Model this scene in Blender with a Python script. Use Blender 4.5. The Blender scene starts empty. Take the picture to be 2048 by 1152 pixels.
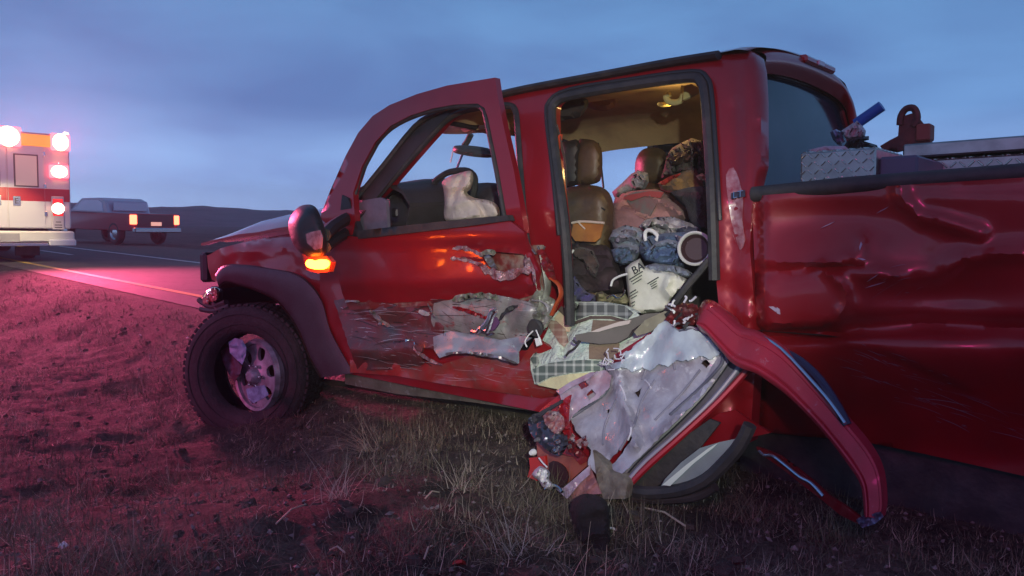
import bpy, math, random
import numpy as np
from mathutils import Vector, Matrix, noise
from mathutils.geometry import delaunay_2d_cdt
from mathutils.kdtree import KDTree
R = math.radians
random.seed(7); np.random.seed(7)
scene = bpy.context.scene
COL = scene.collection

# ------------------------------------------------------------------ camera
CAMPOS = Vector((0, 0, 1.4))
F_PX = 1550.0
HEAD = R(40.7); PITCH = R(4.7); ROLL = R(1.1)
cam_d = bpy.data.cameras.new('camera'); cam = bpy.data.objects.new('camera', cam_d)
COL.objects.link(cam)
cam_d.sensor_width = 36.0; cam_d.lens = 36.0 * F_PX / 2048.0
cam_d.clip_start = 0.05; cam_d.clip_end = 4000
CM = Matrix.Translation(CAMPOS) @ Matrix.Rotation(HEAD, 4, 'Z') @ Matrix.Rotation(R(90) - PITCH, 4, 'X') @ Matrix.Rotation(ROLL, 4, 'Z')
cam.matrix_world = CM
scene.camera = cam
scene.view_settings.view_transform = 'Standard'
scene.view_settings.look = 'None'
scene.view_settings.exposure = 0.0
scene.view_settings.gamma = 1.0

# ------------------------------------------------------------------ world: dusk sky, Nishita plus cloud layer
SUN_EL, SUN_ROT = R(1.5), R(-150)
w = bpy.data.worlds.new('World'); scene.world = w; w.use_nodes = True
nt = w.node_tree; N = nt.nodes; L = nt.links
N.clear()
wo = N.new('ShaderNodeOutputWorld'); bg = N.new('ShaderNodeBackground'); L.new(bg.outputs[0], wo.inputs[0])
sky = N.new('ShaderNodeTexSky'); sky.sky_type = 'NISHITA'; sky.sun_disc = False
sky.sun_elevation = SUN_EL; sky.sun_rotation = SUN_ROT; sky.ozone_density = 4.0; sky.air_density = 1.0
tc = N.new('ShaderNodeTexCoord')
mp = N.new('ShaderNodeMapping'); mp.inputs['Scale'].default_value = (1.0, 1.0, 3.4); mp.inputs['Rotation'].default_value = (0.12, 0.2, 0)
L.new(tc.outputs['Generated'], mp.inputs[0])
nz = N.new('ShaderNodeTexNoise'); nz.inputs['Scale'].default_value = 2.6; nz.inputs['Detail'].default_value = 6; nz.inputs['Roughness'].default_value = 0.48; nz.inputs['Distortion'].default_value = 0.35
L.new(mp.outputs[0], nz.inputs['Vector'])
sx = N.new('ShaderNodeSeparateXYZ'); L.new(tc.outputs['Generated'], sx.inputs[0])
el = N.new('ShaderNodeValToRGB')
cr = el.color_ramp
cr.elements[0].position = 0.0; cr.elements[0].color = (0.55, 0.82, 1.30, 1)
cr.elements[1].position = 1.0; cr.elements[1].color = (0.055, 0.12, 0.27, 1)
e = cr.elements.new(0.05); e.color = (0.36, 0.60, 1.08, 1)
e = cr.elements.new(0.14); e.color = (0.145, 0.30, 0.64, 1)
e = cr.elements.new(0.34); e.color = (0.105, 0.27, 0.55, 1)
L.new(sx.outputs['Z'], el.inputs[0])
cl = N.new('ShaderNodeValToRGB')
cl.color_ramp.elements[0].position = 0.36; cl.color_ramp.elements[0].color = (0.80, 0.76, 0.82, 1)
cl.color_ramp.elements[1].position = 0.66; cl.color_ramp.elements[1].color = (1.20, 1.19, 1.12, 1)
L.new(nz.outputs['Fac'], cl.inputs[0])
mul = N.new('ShaderNodeMixRGB'); mul.blend_type = 'MULTIPLY'; mul.inputs[0].default_value = 1
L.new(el.outputs[0], mul.inputs[1]); L.new(cl.outputs[0], mul.inputs[2])
skm = N.new('ShaderNodeMixRGB'); skm.blend_type = 'MULTIPLY'; skm.inputs[0].default_value = 1; skm.inputs[2].default_value = (0.05, 0.05, 0.05, 1)
L.new(sky.outputs[0], skm.inputs[1])
mx = N.new('ShaderNodeMixRGB'); mx.blend_type = 'MIX'; mx.inputs[0].default_value = 0.9
L.new(skm.outputs[0], mx.inputs[1]); L.new(mul.outputs[0], mx.inputs[2])
L.new(mx.outputs[0], bg.inputs[0]); bg.inputs[1].default_value = 1.12

# ------------------------------------------------------------------ lights of the rescue scene
def lamp(name, kind, loc, power, color, size=0.1, target=None, spot=None, blend=0.5):
    d = bpy.data.lights.new(name, kind); d.energy = power; d.color = color
    if kind == 'AREA': d.size = size
    elif kind != 'SUN': d.shadow_soft_size = size
    if spot: d.spot_size = R(spot); d.spot_blend = blend
    o = bpy.data.objects.new(name, d); COL.objects.link(o); o.location = loc
    if target is not None:
        o.rotation_euler = (Vector(target) - Vector(loc)).to_track_quat('-Z', 'Y').to_euler()
    return o
# hand torch held beside the photographer, warm glow of the sun already below the horizon is nil
lamp('hand_torch_light', 'SPOT', (0.55, -0.45, 1.75), 500, (0.93, 1.0, 0.82), 0.03, (-2.12, 2.65, 1.16), 36, 1.0)
# beacon of a second emergency vehicle parked behind the photographer on the left
lamp('beacon_light_behind', 'SPOT', (-7.5, -6.0, 3.0), 3000, (1.0, 0.10, 0.34), 1.0, (-7.4, 1.5, 0.1), 52, 1.0)

lamp('magenta_fill_light', 'POINT', (3.5, -9.0, 6.0), 1000, (1.0, 0.06, 0.42), 1.2)  # added unseen lamp, tints the whole scene magenta

# ------------------------------------------------------------------ pixel rays (author's measuring tools: give real 3D points)
def ray(px, py):
    v = Vector(((px - 1024) / F_PX, -(py - 576) / F_PX, -1.0))
    return (CM.to_3x3() @ v).normalized()
W = 1.95                                  # truck width
TP = R(1.7)                               # truck nose-down pitch
TROOT = Vector((-2.2, 2.62 + W / 2, 0.12))
TM = Matrix.Translation(TROOT) @ Matrix.Rotation(-TP, 4, 'Y')
TI = TM.inverted()
TI3 = TI.to_3x3()
def toL(p): return TI @ p
def fromL(x, y, z): return TM @ Vector((x, y - W / 2, z))   # y measured inward from the near side
OC = TI @ CAMPOS
def P(px, py, d=0.0):
    """world point on the truck's side plane, d metres inward (negative: towards the road side)"""
    r = TI3 @ ray(px, py)
    t = (d - W / 2 - OC.y) / r.y
    return TM @ (OC + r * t)
ZB = (TI @ P(1480, 400)).z                # beltline height
def tumble(z): return max(0.0, z - ZB) * 0.36
def U(px, py, off=0.0):
    d = 0.0
    for _ in range(5):
        z = (TI @ P(px, py, d)).z
        d = tumble(z) + off
    return P(px, py, d)
def PX(px, py, x):
    """world point on a plane across the truck, at truck length coordinate x"""
    r = TI3 @ ray(px, py)
    t = (x - OC.x) / r.x
    return TM @ (OC + r * t)
def PD(px, py, dist):
    """world point dist metres of depth in front of the viewer"""
    v = Vector(((px - 1024) / F_PX, -(py - 576) / F_PX, -1.0)) * dist
    return CM @ v
def PZ(px, py, z):
    r = ray(px, py)
    return CAMPOS + r * ((z - CAMPOS.z) / r.z)
def pxof(p):
    q = CM.inverted() @ Vector(p)
    return (1024 + F_PX * q.x / -q.z, 576 - F_PX * q.y / -q.z)

# ------------------------------------------------------------------ materials
MATS = {}
def mat(name, base=(0.5, 0.5, 0.5), rough=0.6, metal=0.0, coat=0.0, emis=None, estr=1.0, trans=0.0, alpha=1.0,
        var=None, vscale=4.0, vlo=0.4, vhi=0.65, bump=0.0, bscale=40.0, spec=0.5, var2=None, v2scale=30, v2lo=0.55, v2hi=0.62, sheen=0.0, rvar=0.0, world=True):
    if name in MATS: return MATS[name]
    m = bpy.data.materials.new(name); m.use_nodes = True; MATS[name] = m
    t = m.node_tree; b = t.nodes['Principled BSDF']
    b.inputs['Base Color'].default_value = (*base, 1); b.inputs['Roughness'].default_value = rough
    b.inputs['Metallic'].default_value = metal; b.inputs['Coat Weight'].default_value = coat
    b.inputs['Coat Roughness'].default_value = 0.09
    b.inputs['Specular IOR Level'].default_value = spec
    b.inputs['Transmission Weight'].default_value = trans; b.inputs['Alpha'].default_value = alpha
    b.inputs['Sheen Weight'].default_value = sheen
    if emis: b.inputs['Emission Color'].default_value = (*emis, 1); b.inputs['Emission Strength'].default_value = estr
    geo = t.nodes.new('ShaderNodeNewGeometry')
    src = geo.outputs['Position']
    col = None
    if var:
        n = t.nodes.new('ShaderNodeTexNoise'); n.inputs['Scale'].default_value = vscale; n.inputs['Detail'].default_value = 8; n.inputs['Roughness'].default_value = 0.62
        t.links.new(src, n.inputs['Vector'])
        r = t.nodes.new('ShaderNodeMapRange'); r.inputs[1].default_value = vlo; r.inputs[2].default_value = vhi
        t.links.new(n.outputs['Fac'], r.inputs[0])
        mm = t.nodes.new('ShaderNodeMixRGB'); mm.inputs[1].default_value = (*base, 1); mm.inputs[2].default_value = (*var, 1)
        t.links.new(r.outputs[0], mm.inputs[0]); col = mm.outputs[0]
    if var2:
        n = t.nodes.new('ShaderNodeTexNoise'); n.inputs['Scale'].default_value = v2scale; n.inputs['Detail'].default_value = 10; n.inputs['Roughness'].default_value = 0.7; n.inputs['Distortion'].default_value = 0.6
        t.links.new(src, n.inputs['Vector'])
        r = t.nodes.new('ShaderNodeMapRange'); r.inputs[1].default_value = v2lo; r.inputs[2].default_value = v2hi
        t.links.new(n.outputs['Fac'], r.inputs[0])
        mm = t.nodes.new('ShaderNodeMixRGB'); mm.inputs[1].default_value = (*base, 1); mm.inputs[2].default_value = (*var2, 1)
        if col: t.links.new(col, mm.inputs[1])
        t.links.new(r.outputs[0], mm.inputs[0]); col = mm.outputs[0]
        if rvar:
            ra = t.nodes.new('ShaderNodeMapRange'); ra.inputs[3].default_value = rough; ra.inputs[4].default_value = rough + rvar
            t.links.new(r.outputs[0], ra.inputs[0]); t.links.new(ra.outputs[0], b.inputs['Roughness'])
            if coat:
                cb = t.nodes.new('ShaderNodeMapRange'); cb.inputs[3].default_value = coat; cb.inputs[4].default_value = 0
                t.links.new(r.outputs[0], cb.inputs[0]); t.links.new(cb.outputs[0], b.inputs['Coat Weight'])
    if col: t.links.new(col, b.inputs['Base Color'])
    if bump:
        n = t.nodes.new('ShaderNodeTexNoise'); n.inputs['Scale'].default_value = bscale; n.inputs['Detail'].default_value = 6
        t.links.new(src, n.inputs['Vector'])
        bp = t.nodes.new('ShaderNodeBump'); bp.inputs['Strength'].default_value = bump; bp.inputs['Distance'].default_value = 0.02
        t.links.new(n.outputs['Fac'], bp.inputs['Height']); t.links.new(bp.outputs[0], b.inputs['Normal'])
    return m
paint = mat('red_truck_paint', (0.30, 0.006, 0.014), 0.36, 0.2, 0.55, var=(0.22, 0.005, 0.012), vscale=1.5, var2=(0.26, 0.08, 0.09), v2scale=16, v2lo=0.70, v2hi=0.80, rvar=0.3)
paint_scraped = mat('scraped_red_paint', (0.15, 0.016, 0.02), 0.42, 0.1, 0.3, var=(0.08, 0.045, 0.045), vscale=5, var2=(0.34, 0.27, 0.29), v2scale=14, v2lo=0.60, v2hi=0.76, bump=0.12, bscale=30)
paint_in = mat('red_inner_paint', (0.26, 0.01, 0.016), 0.42, 0.1, 0.4, var=(0.12, 0.012, 0.018), vscale=6, var2=(0.30, 0.20, 0.2), v2scale=30, v2lo=0.62, v2hi=0.7)
primer = mat('bare_grey_metal', (0.36, 0.34, 0.35), 0.46, 0.3, 0.0, var=(0.19, 0.16, 0.16), vscale=7, var2=(0.34, 0.05, 0.06), v2scale=11, v2lo=0.60, v2hi=0.68, bump=0.25, bscale=18)
primer_green = mat('pale_grey_green_metal', (0.34, 0.36, 0.30), 0.45, 0.3, 0, var=(0.14, 0.13, 0.11), vscale=12, bump=0.2, bscale=25)
liner = mat('grey_plastic_liner', (0.38, 0.37, 0.45), 0.34, 0, 0.35, var=(0.25, 0.22, 0.27), vscale=8, var2=(0.50, 0.48, 0.55), v2scale=14, v2lo=0.56, v2hi=0.66, bump=0.35, bscale=22)
flare_m = mat('dark_grey_flare_plastic', (0.05, 0.018, 0.03), 0.5, 0, 0, var=(0.06, 0.035, 0.045), vscale=5, bump=0.1, bscale=60)
rubber = mat('black_rubber', (0.022, 0.022, 0.026), 0.62, var=(0.045, 0.04, 0.04), vscale=14, bump=0.15, bscale=50)
tyre_m = mat('dusty_tyre_rubber', (0.018, 0.017, 0.019), 0.85, var=(0.04, 0.034, 0.034), vscale=6, bump=0.3, bscale=70)
blackp = mat('black_plastic', (0.02, 0.019, 0.022), 0.5, bump=0.1, bscale=80)
darkin = mat('dark_interior_plastic', (0.045, 0.038, 0.04), 0.6, var=(0.03, 0.024, 0.024), vscale=5, bump=0.1, bscale=50)
headl = mat('tan_headliner_cloth', (0.46, 0.31, 0.17), 0.9, var=(0.34, 0.22, 0.13), vscale=5, bump=0.2, bscale=80)
leather = mat('brown_grey_leather', (0.12, 0.078, 0.042), 0.5, var=(0.07, 0.045, 0.028), vscale=6, bump=0.12, bscale=60)
pocket_m = mat('orange_brown_pocket', (0.42, 0.17, 0.035), 0.5, var=(0.3, 0.11, 0.03), vscale=10)
glassm = mat('clear_glass', (0.75, 0.8, 0.85), 0.02, alpha=0.13, spec=0.5)
darkglass = mat('tinted_rear_glass', (0.008, 0.009, 0.02), 0.10, 0, 0.0, spec=0.22, var=(0.03, 0.03, 0.05), vscale=4)
chrome = mat('bright_steel', (0.62, 0.62, 0.64), 0.25, 1.0)
steel_dull = mat('dull_steel', (0.42, 0.40, 0.42), 0.42, 0.8, var=(0.2, 0.17, 0.16), vscale=20)
white_pl = mat('white_plastic', (0.74, 0.74, 0.73), 0.4)
airbag_m = mat('cream_airbag_cloth', (0.66, 0.57, 0.48), 0.85, var=(0.52, 0.45, 0.38), vscale=9, bump=0.35, bscale=35)
rust_m = mat('rusty_brown_steel', (0.14, 0.045, 0.035), 0.7, 0.3, var=(0.07, 0.03, 0.03), vscale=12, bump=0.3, bscale=40)
muddy = mat('muddy_grey_steel', (0.17, 0.14, 0.11), 0.6, 0.3, var=(0.09, 0.07, 0.05), vscale=6, var2=(0.28, 0.26, 0.24), v2scale=18, v2lo=0.58, v2hi=0.68, bump=0.3, bscale=20)
diamond = mat('diamond_plate_aluminium', (0.48, 0.47, 0.44), 0.35, 0.9, var=(0.32, 0.31, 0.29), vscale=9)
def cloth(name, a, b_, s=9, bump=0.4): return mat(name, a, 0.9, var=b_, vscale=s, bump=bump, bscale=90, sheen=0.1)
denim = cloth('blue_denim', (0.10, 0.17, 0.30), (0.05, 0.09, 0.18))
denim_l = cloth('faded_denim', (0.27, 0.31, 0.40), (0.16, 0.19, 0.27))
greycl = cloth('pale_grey_cloth', (0.46, 0.44, 0.46), (0.30, 0.29, 0.33))
darkcl = cloth('dark_brown_cloth', (0.05, 0.032, 0.03), (0.10, 0.06, 0.05))
blackcl = cloth('black_cloth', (0.014, 0.012, 0.016), (0.028, 0.02, 0.024))
mustard = cloth('mustard_cloth', (0.26, 0.16, 0.05), (0.15, 0.08, 0.035))
pinkcl = cloth('dusky_pink_cloth', (0.45, 0.24, 0.22), (0.33, 0.16, 0.16))
violet = cloth('violet_cloth', (0.08, 0.065, 0.22), (0.04, 0.03, 0.12))
bagm = mat('cream_paper_sack', (0.72, 0.72, 0.62), 0.5, var=(0.62, 0.62, 0.52), vscale=6, bump=0.3, bscale=25)
ink = mat('dark_print', (0.03, 0.03, 0.035), 0.6)
amber = mat('lit_amber_lens', (0.9, 0.12, 0.01), 0.3, emis=(1.0, 0.16, 0.01), estr=38)
amber_soft = mat('lit_amber_edge', (0.9, 0.1, 0.01), 0.3, emis=(1.0, 0.06, 0.005), estr=5)
redlens = mat('red_lens', (0.35, 0.01, 0.015), 0.12, 0, 0.6)

def stripes_mat(name, base, line, sx_, sy_, wline, ax=('Generated'), third=None):
    m = bpy.data.materials.new(name); m.use_nodes = True
    t = m.node_tree; b = t.nodes['Principled BSDF']; b.inputs['Roughness'].default_value = 0.9
    uv = t.nodes.new('ShaderNodeUVMap'); sp = t.nodes.new('ShaderNodeSeparateXYZ'); t.links.new(uv.outputs[0], sp.inputs[0])
    outs = []
    for k, s in ((0, sx_), (1, sy_)):
        a = t.nodes.new('ShaderNodeMath'); a.operation = 'MULTIPLY'; a.inputs[1].default_value = s; t.links.new(sp.outputs[k], a.inputs[0])
        f = t.nodes.new('ShaderNodeMath'); f.operation = 'FRACT'; t.links.new(a.outputs[0], f.inputs[0])
        g = t.nodes.new('ShaderNodeMath'); g.operation = 'LESS_THAN'; g.inputs[1].default_value = wline; t.links.new(f.outputs[0], g.inputs[0])
        outs.append(g.outputs[0])
    ad = t.nodes.new('ShaderNodeMath'); ad.operation = 'ADD'; t.links.new(outs[0], ad.inputs[0]); t.links.new(outs[1], ad.inputs[1])
    hf = t.nodes.new('ShaderNodeMath'); hf.operation = 'MULTIPLY'; hf.inputs[1].default_value = 0.5; t.links.new(ad.outputs[0], hf.inputs[0])
    mm = t.nodes.new('ShaderNodeMixRGB'); mm.inputs[1].default_value = (*base, 1); mm.inputs[2].default_value = (*line, 1); t.links.new(hf.outputs[0], mm.inputs[0])
    nzz = t.nodes.new('ShaderNodeTexNoise'); nzz.inputs['Scale'].default_value = 60
    m2 = t.nodes.new('ShaderNodeMixRGB'); m2.blend_type = 'MULTIPLY'; m2.inputs[0].default_value = 0.35; t.links.new(mm.outputs[0], m2.inputs[1]); t.links.new(nzz.outputs['Fac'], m2.inputs[2])
    t.links.new(m2.outputs[0], b.inputs['Base Color'])
    return m
plaid = stripes_mat('green_plaid_cloth', (0.13, 0.17, 0.15), (0.62, 0.66, 0.58), 55, 55, 0.28)
plaid_dark = stripes_mat('grey_plaid_cloth', (0.10, 0.11, 0.11), (0.42, 0.44, 0.42), 48, 48, 0.3)
plaid_red = stripes_mat('pink_brown_print_cloth', (0.36, 0.20, 0.16), (0.55, 0.42, 0.34), 40, 70, 0.35)

# ------------------------------------------------------------------ mesh helpers
INV = {}
def mw(root):
    return INV[root.name][0]
def empty(name, label, cat, loc, rot=None, group=None):
    o = bpy.data.objects.new(name, None); COL.objects.link(o)
    M = Matrix.Translation(Vector(loc))
    if rot is not None: M = M @ rot
    o.matrix_world = M; o.empty_display_size = 0.2
    o['label'] = label; o['category'] = cat
    if group: o['group'] = group
    INV[o.name] = (M, M.inverted())
    return o
def link(name, vs, fs, m, parent=None, label=None, cat=None, group=None, kind=None, sharp=38, uv=None, smooth=True, mats=None, fmat=None):
    """vs in world space. With a parent the mesh gets the thing's frame; alone it gets its own origin at its base."""
    vs = [Vector(v) for v in vs]
    if parent is not None:
        M, Mi = INV[parent.name]
    else:
        a = np.array([v[:] for v in vs]); c = (a.min(0) + a.max(0)) / 2
        M = Matrix.Translation((c[0], c[1], a[:, 2].min())); Mi = M.inverted()
        if kind == 'structure': M = Matrix.Identity(4); Mi = M
    me = bpy.data.meshes.new(name)
    me.from_pydata([Mi @ v for v in vs], [], fs)
    if mats:
        for q in mats: me.materials.append(q)
        me.polygons.foreach_set('material_index', fmat)
    else: me.materials.append(m)
    if uv is not None:
        ul = me.uv_layers.new(name='UVMap')
        li = np.zeros(len(me.loops), dtype=np.int32); me.loops.foreach_get('vertex_index', li)
        ul.data.foreach_set('uv', np.array(uv, dtype=np.float32)[li].ravel())
    if smooth:
        me.polygons.foreach_set('use_smooth', [True] * len(me.polygons))
        if sharp: me.set_sharp_from_angle(angle=R(sharp))
    me.update()
    o = bpy.data.objects.new(name, me); COL.objects.link(o)
    if parent is not None:
        o.parent = parent
        INV[o.name] = (M, Mi)
    else:
        o.matrix_world = M
        INV[o.name] = (M, Mi)
    if label: o['label'] = label
    if cat: o['category'] = cat
    if group: o['group'] = group
    if kind: o['kind'] = kind
    return o

def inside(p, poly):
    x, y = p; c = False; n = len(poly); j = n - 1
    for i in range(n):
        xi, yi = poly[i]; xj, yj = poly[j]
        if (yi > y) != (yj > y) and x < (xj - xi) * (y - yi) / (yj - yi) + xi: c = not c
        j = i
    return c
def catmull(pts, closed=True, seg=4):
    n = len(pts); out = []
    rng = n if closed else n - 1
    for i in range(rng):
        if closed: p0, p1, p2, p3 = pts[i - 1], pts[i], pts[(i + 1) % n], pts[(i + 2) % n]
        else: p0, p1, p2, p3 = pts[max(i - 1, 0)], pts[i], pts[i + 1], pts[min(i + 2, n - 1)]
        for s in range(seg):
            t = s / seg
            out.append(tuple(0.5 * ((2 * b) + (c - a) * t + (2 * a - 5 * b + 4 * c - d) * t * t + (3 * b - a - 3 * c + d) * t ** 3) for a, b, c, d in zip(p0, p1, p2, p3)))
    if not closed: out.append(tuple(pts[-1]))
    return out
def dense(poly, step, rag=0.0, seed=0, closed=True):
    out = []; n = len(poly); rnd = random.Random(seed)
    for i in range(n if closed else n - 1):
        a, b = poly[i], poly[(i + 1) % n]
        l = math.hypot(b[0] - a[0], b[1] - a[1]); k = max(1, int(round(l / step)))
        for s in range(k):
            t = s / k; x = a[0] + (b[0] - a[0]) * t; y = a[1] + (b[1] - a[1]) * t
            if rag and s: x += rnd.uniform(-rag, rag); y += rnd.uniform(-rag, rag)
            out.append((x, y))
    if not closed: out.append(poly[-1])
    return out
def triang(outline, holes, step, seed=0):
    rnd = random.Random(seed)
    pts = [Vector(p) for p in outline]; edges = []
    n = len(outline); edges += [(i, (i + 1) % n) for i in range(n)]
    for h in holes:
        k = len(pts); pts += [Vector(p) for p in h]; edges += [(k + i, k + (i + 1) % len(h)) for i in range(len(h))]
    nb = len(pts)
    kd = KDTree(nb)
    for i, p in enumerate(pts): kd.insert((p[0], p[1], 0), i)
    kd.balance()
    xs = [p[0] for p in outline]; ys = [p[1] for p in outline]
    y = min(ys) + step / 2; row = 0
    while y < max(ys):
        x = min(xs) + (step / 2 if row % 2 else 0)
        while x < max(xs):
            q = (x + rnd.uniform(-.15, .15) * step, y + rnd.uniform(-.15, .15) * step)
            if inside(q, outline) and not any(inside(q, h) for h in holes):
                if kd.find((q[0], q[1], 0))[2] > step * 0.55: pts.append(Vector(q))
            x += step
        y += step * 0.87; row += 1
    vo, eo, fo, *_ = delaunay_2d_cdt(pts, edges, [], 0, 1e-5)
    fs = []
    for f in fo:
        cx = sum(vo[i][0] for i in f) / len(f); cy = sum(vo[i][1] for i in f) / len(f)
        if inside((cx, cy), outline) and not any(inside((cx, cy), h) for h in holes): fs.append(tuple(f))
    return [(v[0], v[1]) for v in vo], fs
def bedges(fs):
    c = {}
    for f in fs:
        for i in range(len(f)):
            a, b = f[i], f[(i + 1) % len(f)]
            c[(a, b)] = 1
    return [(a, b) for (a, b) in c if (b, a) not in c]
def sheet(name, outline, m, parent=None, mapf=None, dep=0.0, thick=0.012, step=18, holes=(), smooth=0, rag=0, seed=1, tdir=None, uvs=None, **kw):
    """solid sheet of metal / cloth: outline measured on the photo, every vertex gets its own depth"""
    mapf = mapf or P
    if smooth: outline = catmull(outline, True, smooth)
    ol = dense(outline, step, rag, seed)
    hl = [dense(h, step, rag, seed + 3) for h in holes]
    v2, fs = triang(ol, hl, step, seed)
    df = dep if callable(dep) else (lambda x, y: dep)
    front = [mapf(x, y, df(x, y)) for x, y in v2]
    td = tdir if tdir is not None else (TM.to_3x3() @ Vector((0, 1, 0)))
    n = len(front)
    # orient faces towards camera (opposite td)
    out = []
    for f in fs:
        a, b, c = front[f[0]], front[f[1]], front[f[2]]
        if (b - a).cross(c - a).dot(td) > 0: f = tuple(reversed(f))
        out.append(f)
    fs = out
    vs = front + [p + td * thick for p in front]
    allf = list(fs) + [tuple(i + n for i in reversed(f)) for f in fs]
    for a, b in bedges(fs): allf.append((b, a, a + n, b + n))
    used = set(i for f in allf for i in f)
    remap = {}; nv = []
    for i in sorted(used): remap[i] = len(nv); nv.append(vs[i])
    allf = [tuple(remap[i] for i in f) for f in allf]
    uvl = None
    if uvs:
        base = [(x / 1000 * uvs, y / 1000 * uvs) for x, y in v2] * 2
        uvl = [base[i] for i in sorted(used)]
    return link(name, nv, allf, m, parent, uv=uvl, **kw)
def edge_dist(q, poly):
    best = 1e9; n = len(poly)
    for i in range(n):
        ax, ay = poly[i]; bx, by = poly[(i + 1) % n]
        dx, dy = bx - ax, by - ay; L2 = dx * dx + dy * dy or 1e-9
        t = max(0, min(1, ((q[0] - ax) * dx + (q[1] - ay) * dy) / L2))
        d = math.hypot(q[0] - ax - t * dx, q[1] - ay - t * dy)
        if d < best: best = d
    return best
def line_dist(q, pl):
    best = 1e9
    for i in range(len(pl) - 1):
        ax, ay = pl[i]; bx, by = pl[i + 1]
        dx, dy = bx - ax, by - ay; L2 = dx * dx + dy * dy or 1e-9
        t = max(0, min(1, ((q[0] - ax) * dx + (q[1] - ay) * dy) / L2))
        d = math.hypot(q[0] - ax - t * dx, q[1] - ay - t * dy)
        if d < best: best = d
    return best
def nz2(x, y, s, seed=0.0): return noise.noise(Vector((x / s, y / s, seed * 7.31)))
def ridge(x, y, s, seed=0.0):
    wx = x + 0.5 * s * nz2(x, y, s * 1.3, seed + 5); wy = y + 0.5 * s * nz2(x, y, s * 1.3, seed + 9)
    return 1 - 2.2 * abs(nz2(wx, wy, s, seed))
def crumple(x, y, s, amp, seed=0.0):
    return amp * (0.6 * ridge(x, y, s, seed) + 0.18 * ridge(x, y, s * 0.45, seed + 2) + 0.05 * ridge(x, y, s * 0.2, seed + 4) - 0.42)
def lump(name, outline, m, parent=None, mapf=None, d0=0.4, bulge=0.1, wr=0.02, ws=40, step=9, smooth=3, round_px=30, back=0.5, seed=1, slope=(0, 0), uvs=None, fold=None, **kw):
    """closed soft body (cloth, cushion): thick in the middle, thin at its edge, with folds"""
    mapf = mapf or P
    if smooth: outline = catmull(outline, True, smooth)
    ol = dense(outline, step)
    v2, fs = triang(ol, [], step, seed)
    cx = sum(p[0] for p in ol) / len(ol); cy = sum(p[1] for p in ol) / len(ol)
    front = []; backv = []
    for x, y in v2:
        e_ = min(1.0, edge_dist((x, y), ol) / round_px); pr = math.sqrt(max(0, 1 - (1 - e_) ** 2))
        wx = x + 0.7 * ws * nz2(x, y, ws * 1.6, seed + 21); wy = y + 0.7 * ws * nz2(x, y, ws * 1.6, seed + 27)
        an_ = 0.6 + seed * 1.3 + cx * 0.01
        fl = math.sin((wx * math.cos(an_) + wy * math.sin(an_)) / (ws * 0.27)); fl = 1 - abs(fl) ** 0.8 * 1.6
        wn = wr * (0.5 * ridge(x, y, ws * 1.2, seed) + 0.18 * ridge(x, y, ws * 0.5, seed + 3) + 0.7 * fl) * (0.25 + 0.75 * pr)
        d = d0 + slope[0] * (x - cx) / 100 + slope[1] * (y - cy) / 100
        if fold: wn += fold(x, y)
        front.append(mapf(x, y, d - bulge * pr - wn)); backv.append(mapf(x, y, d + bulge * back * pr + 0.004))
    n = len(front)
    td = TM.to_3x3() @ Vector((0, 1, 0))
    out = []
    for f in fs:
        a, b, c = front[f[0]], front[f[1]], front[f[2]]
        if (b - a).cross(c - a).dot(td) > 0: f = tuple(reversed(f))
        out.append(f)
    vs = front + backv; allf = out + [tuple(i + n for i in reversed(f)) for f in out]
    for a, b in bedges(out): allf.append((b, a, a + n, b + n))
    uvl = [(x / 1000 * uvs, y / 1000 * uvs) for x, y in v2] * 2 if uvs else None
    return link(name, vs, allf, m, parent, uv=uvl, sharp=50, **kw)
def tube_geo(pts, r, seg=8, closed=False, caps=True, vs=None, fs=None, flat=1.0):
    vs = [] if vs is None else vs; fs = [] if fs is None else fs
    pts = [Vector(p) for p in pts]; n = len(pts); base = len(vs)
    rs = r if isinstance(r, (list, tuple)) else [r] * n
    up = Vector((0, 0, 1)); prev = None
    for i, p in enumerate(pts):
        if closed: t = pts[(i + 1) % n] - pts[i - 1]
        else: t = pts[min(i + 1, n - 1)] - pts[max(i - 1, 0)]
        t = t.normalized() if t.length > 1e-9 else Vector((0, 0, 1))
        if prev is None:
            a = t.cross(up)
            if a.length < 0.1: a = t.cross(Vector((1, 0, 0)))
            a.normalize()
        else:
            a = prev - t * prev.dot(t)
            if a.length < 1e-6: a = t.cross(up)
            a.normalize()
        prev = a; b = t.cross(a)
        for k in range(seg):
            an = 2 * math.pi * k / seg
            vs.append(p + a * (rs[i] * math.cos(an)) + b * (rs[i] * flat * math.sin(an)))
    for i in range(n if closed else n - 1):
        j = (i + 1) % n
        for k in range(seg):
            k2 = (k + 1) % seg
            fs.append((base + i * seg + k, base + j * seg + k, base + j * seg + k2, base + i * seg + k2))
    if caps and not closed:
        fs.append(tuple(base + k for k in range(seg))); fs.append(tuple(base + (n - 1) * seg + k for k in reversed(range(seg))))
    return vs, fs
def tube(name, pts, r, m, parent=None, seg=8, closed=False, flat=1.0, **kw):
    vs, fs = tube_geo(pts, r, seg, closed, flat=flat)
    return link(name, vs, fs, m, parent, **kw)
def ptube(name, px, d, r, m, parent=None, mapf=None, smooth=3, closed=False, seg=8, **kw):
    """tube along measured points; each (x, y) or (x, y, depth)"""
    mapf = mapf or P
    q = [(p[0], p[1], p[2] if len(p) > 2 else d) for p in px]
    if smooth and len(q) > 2: q = catmull(q, closed, smooth)
    return tube(name, [mapf(*p) for p in q], r, m, parent, seg, closed, **kw)
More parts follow.
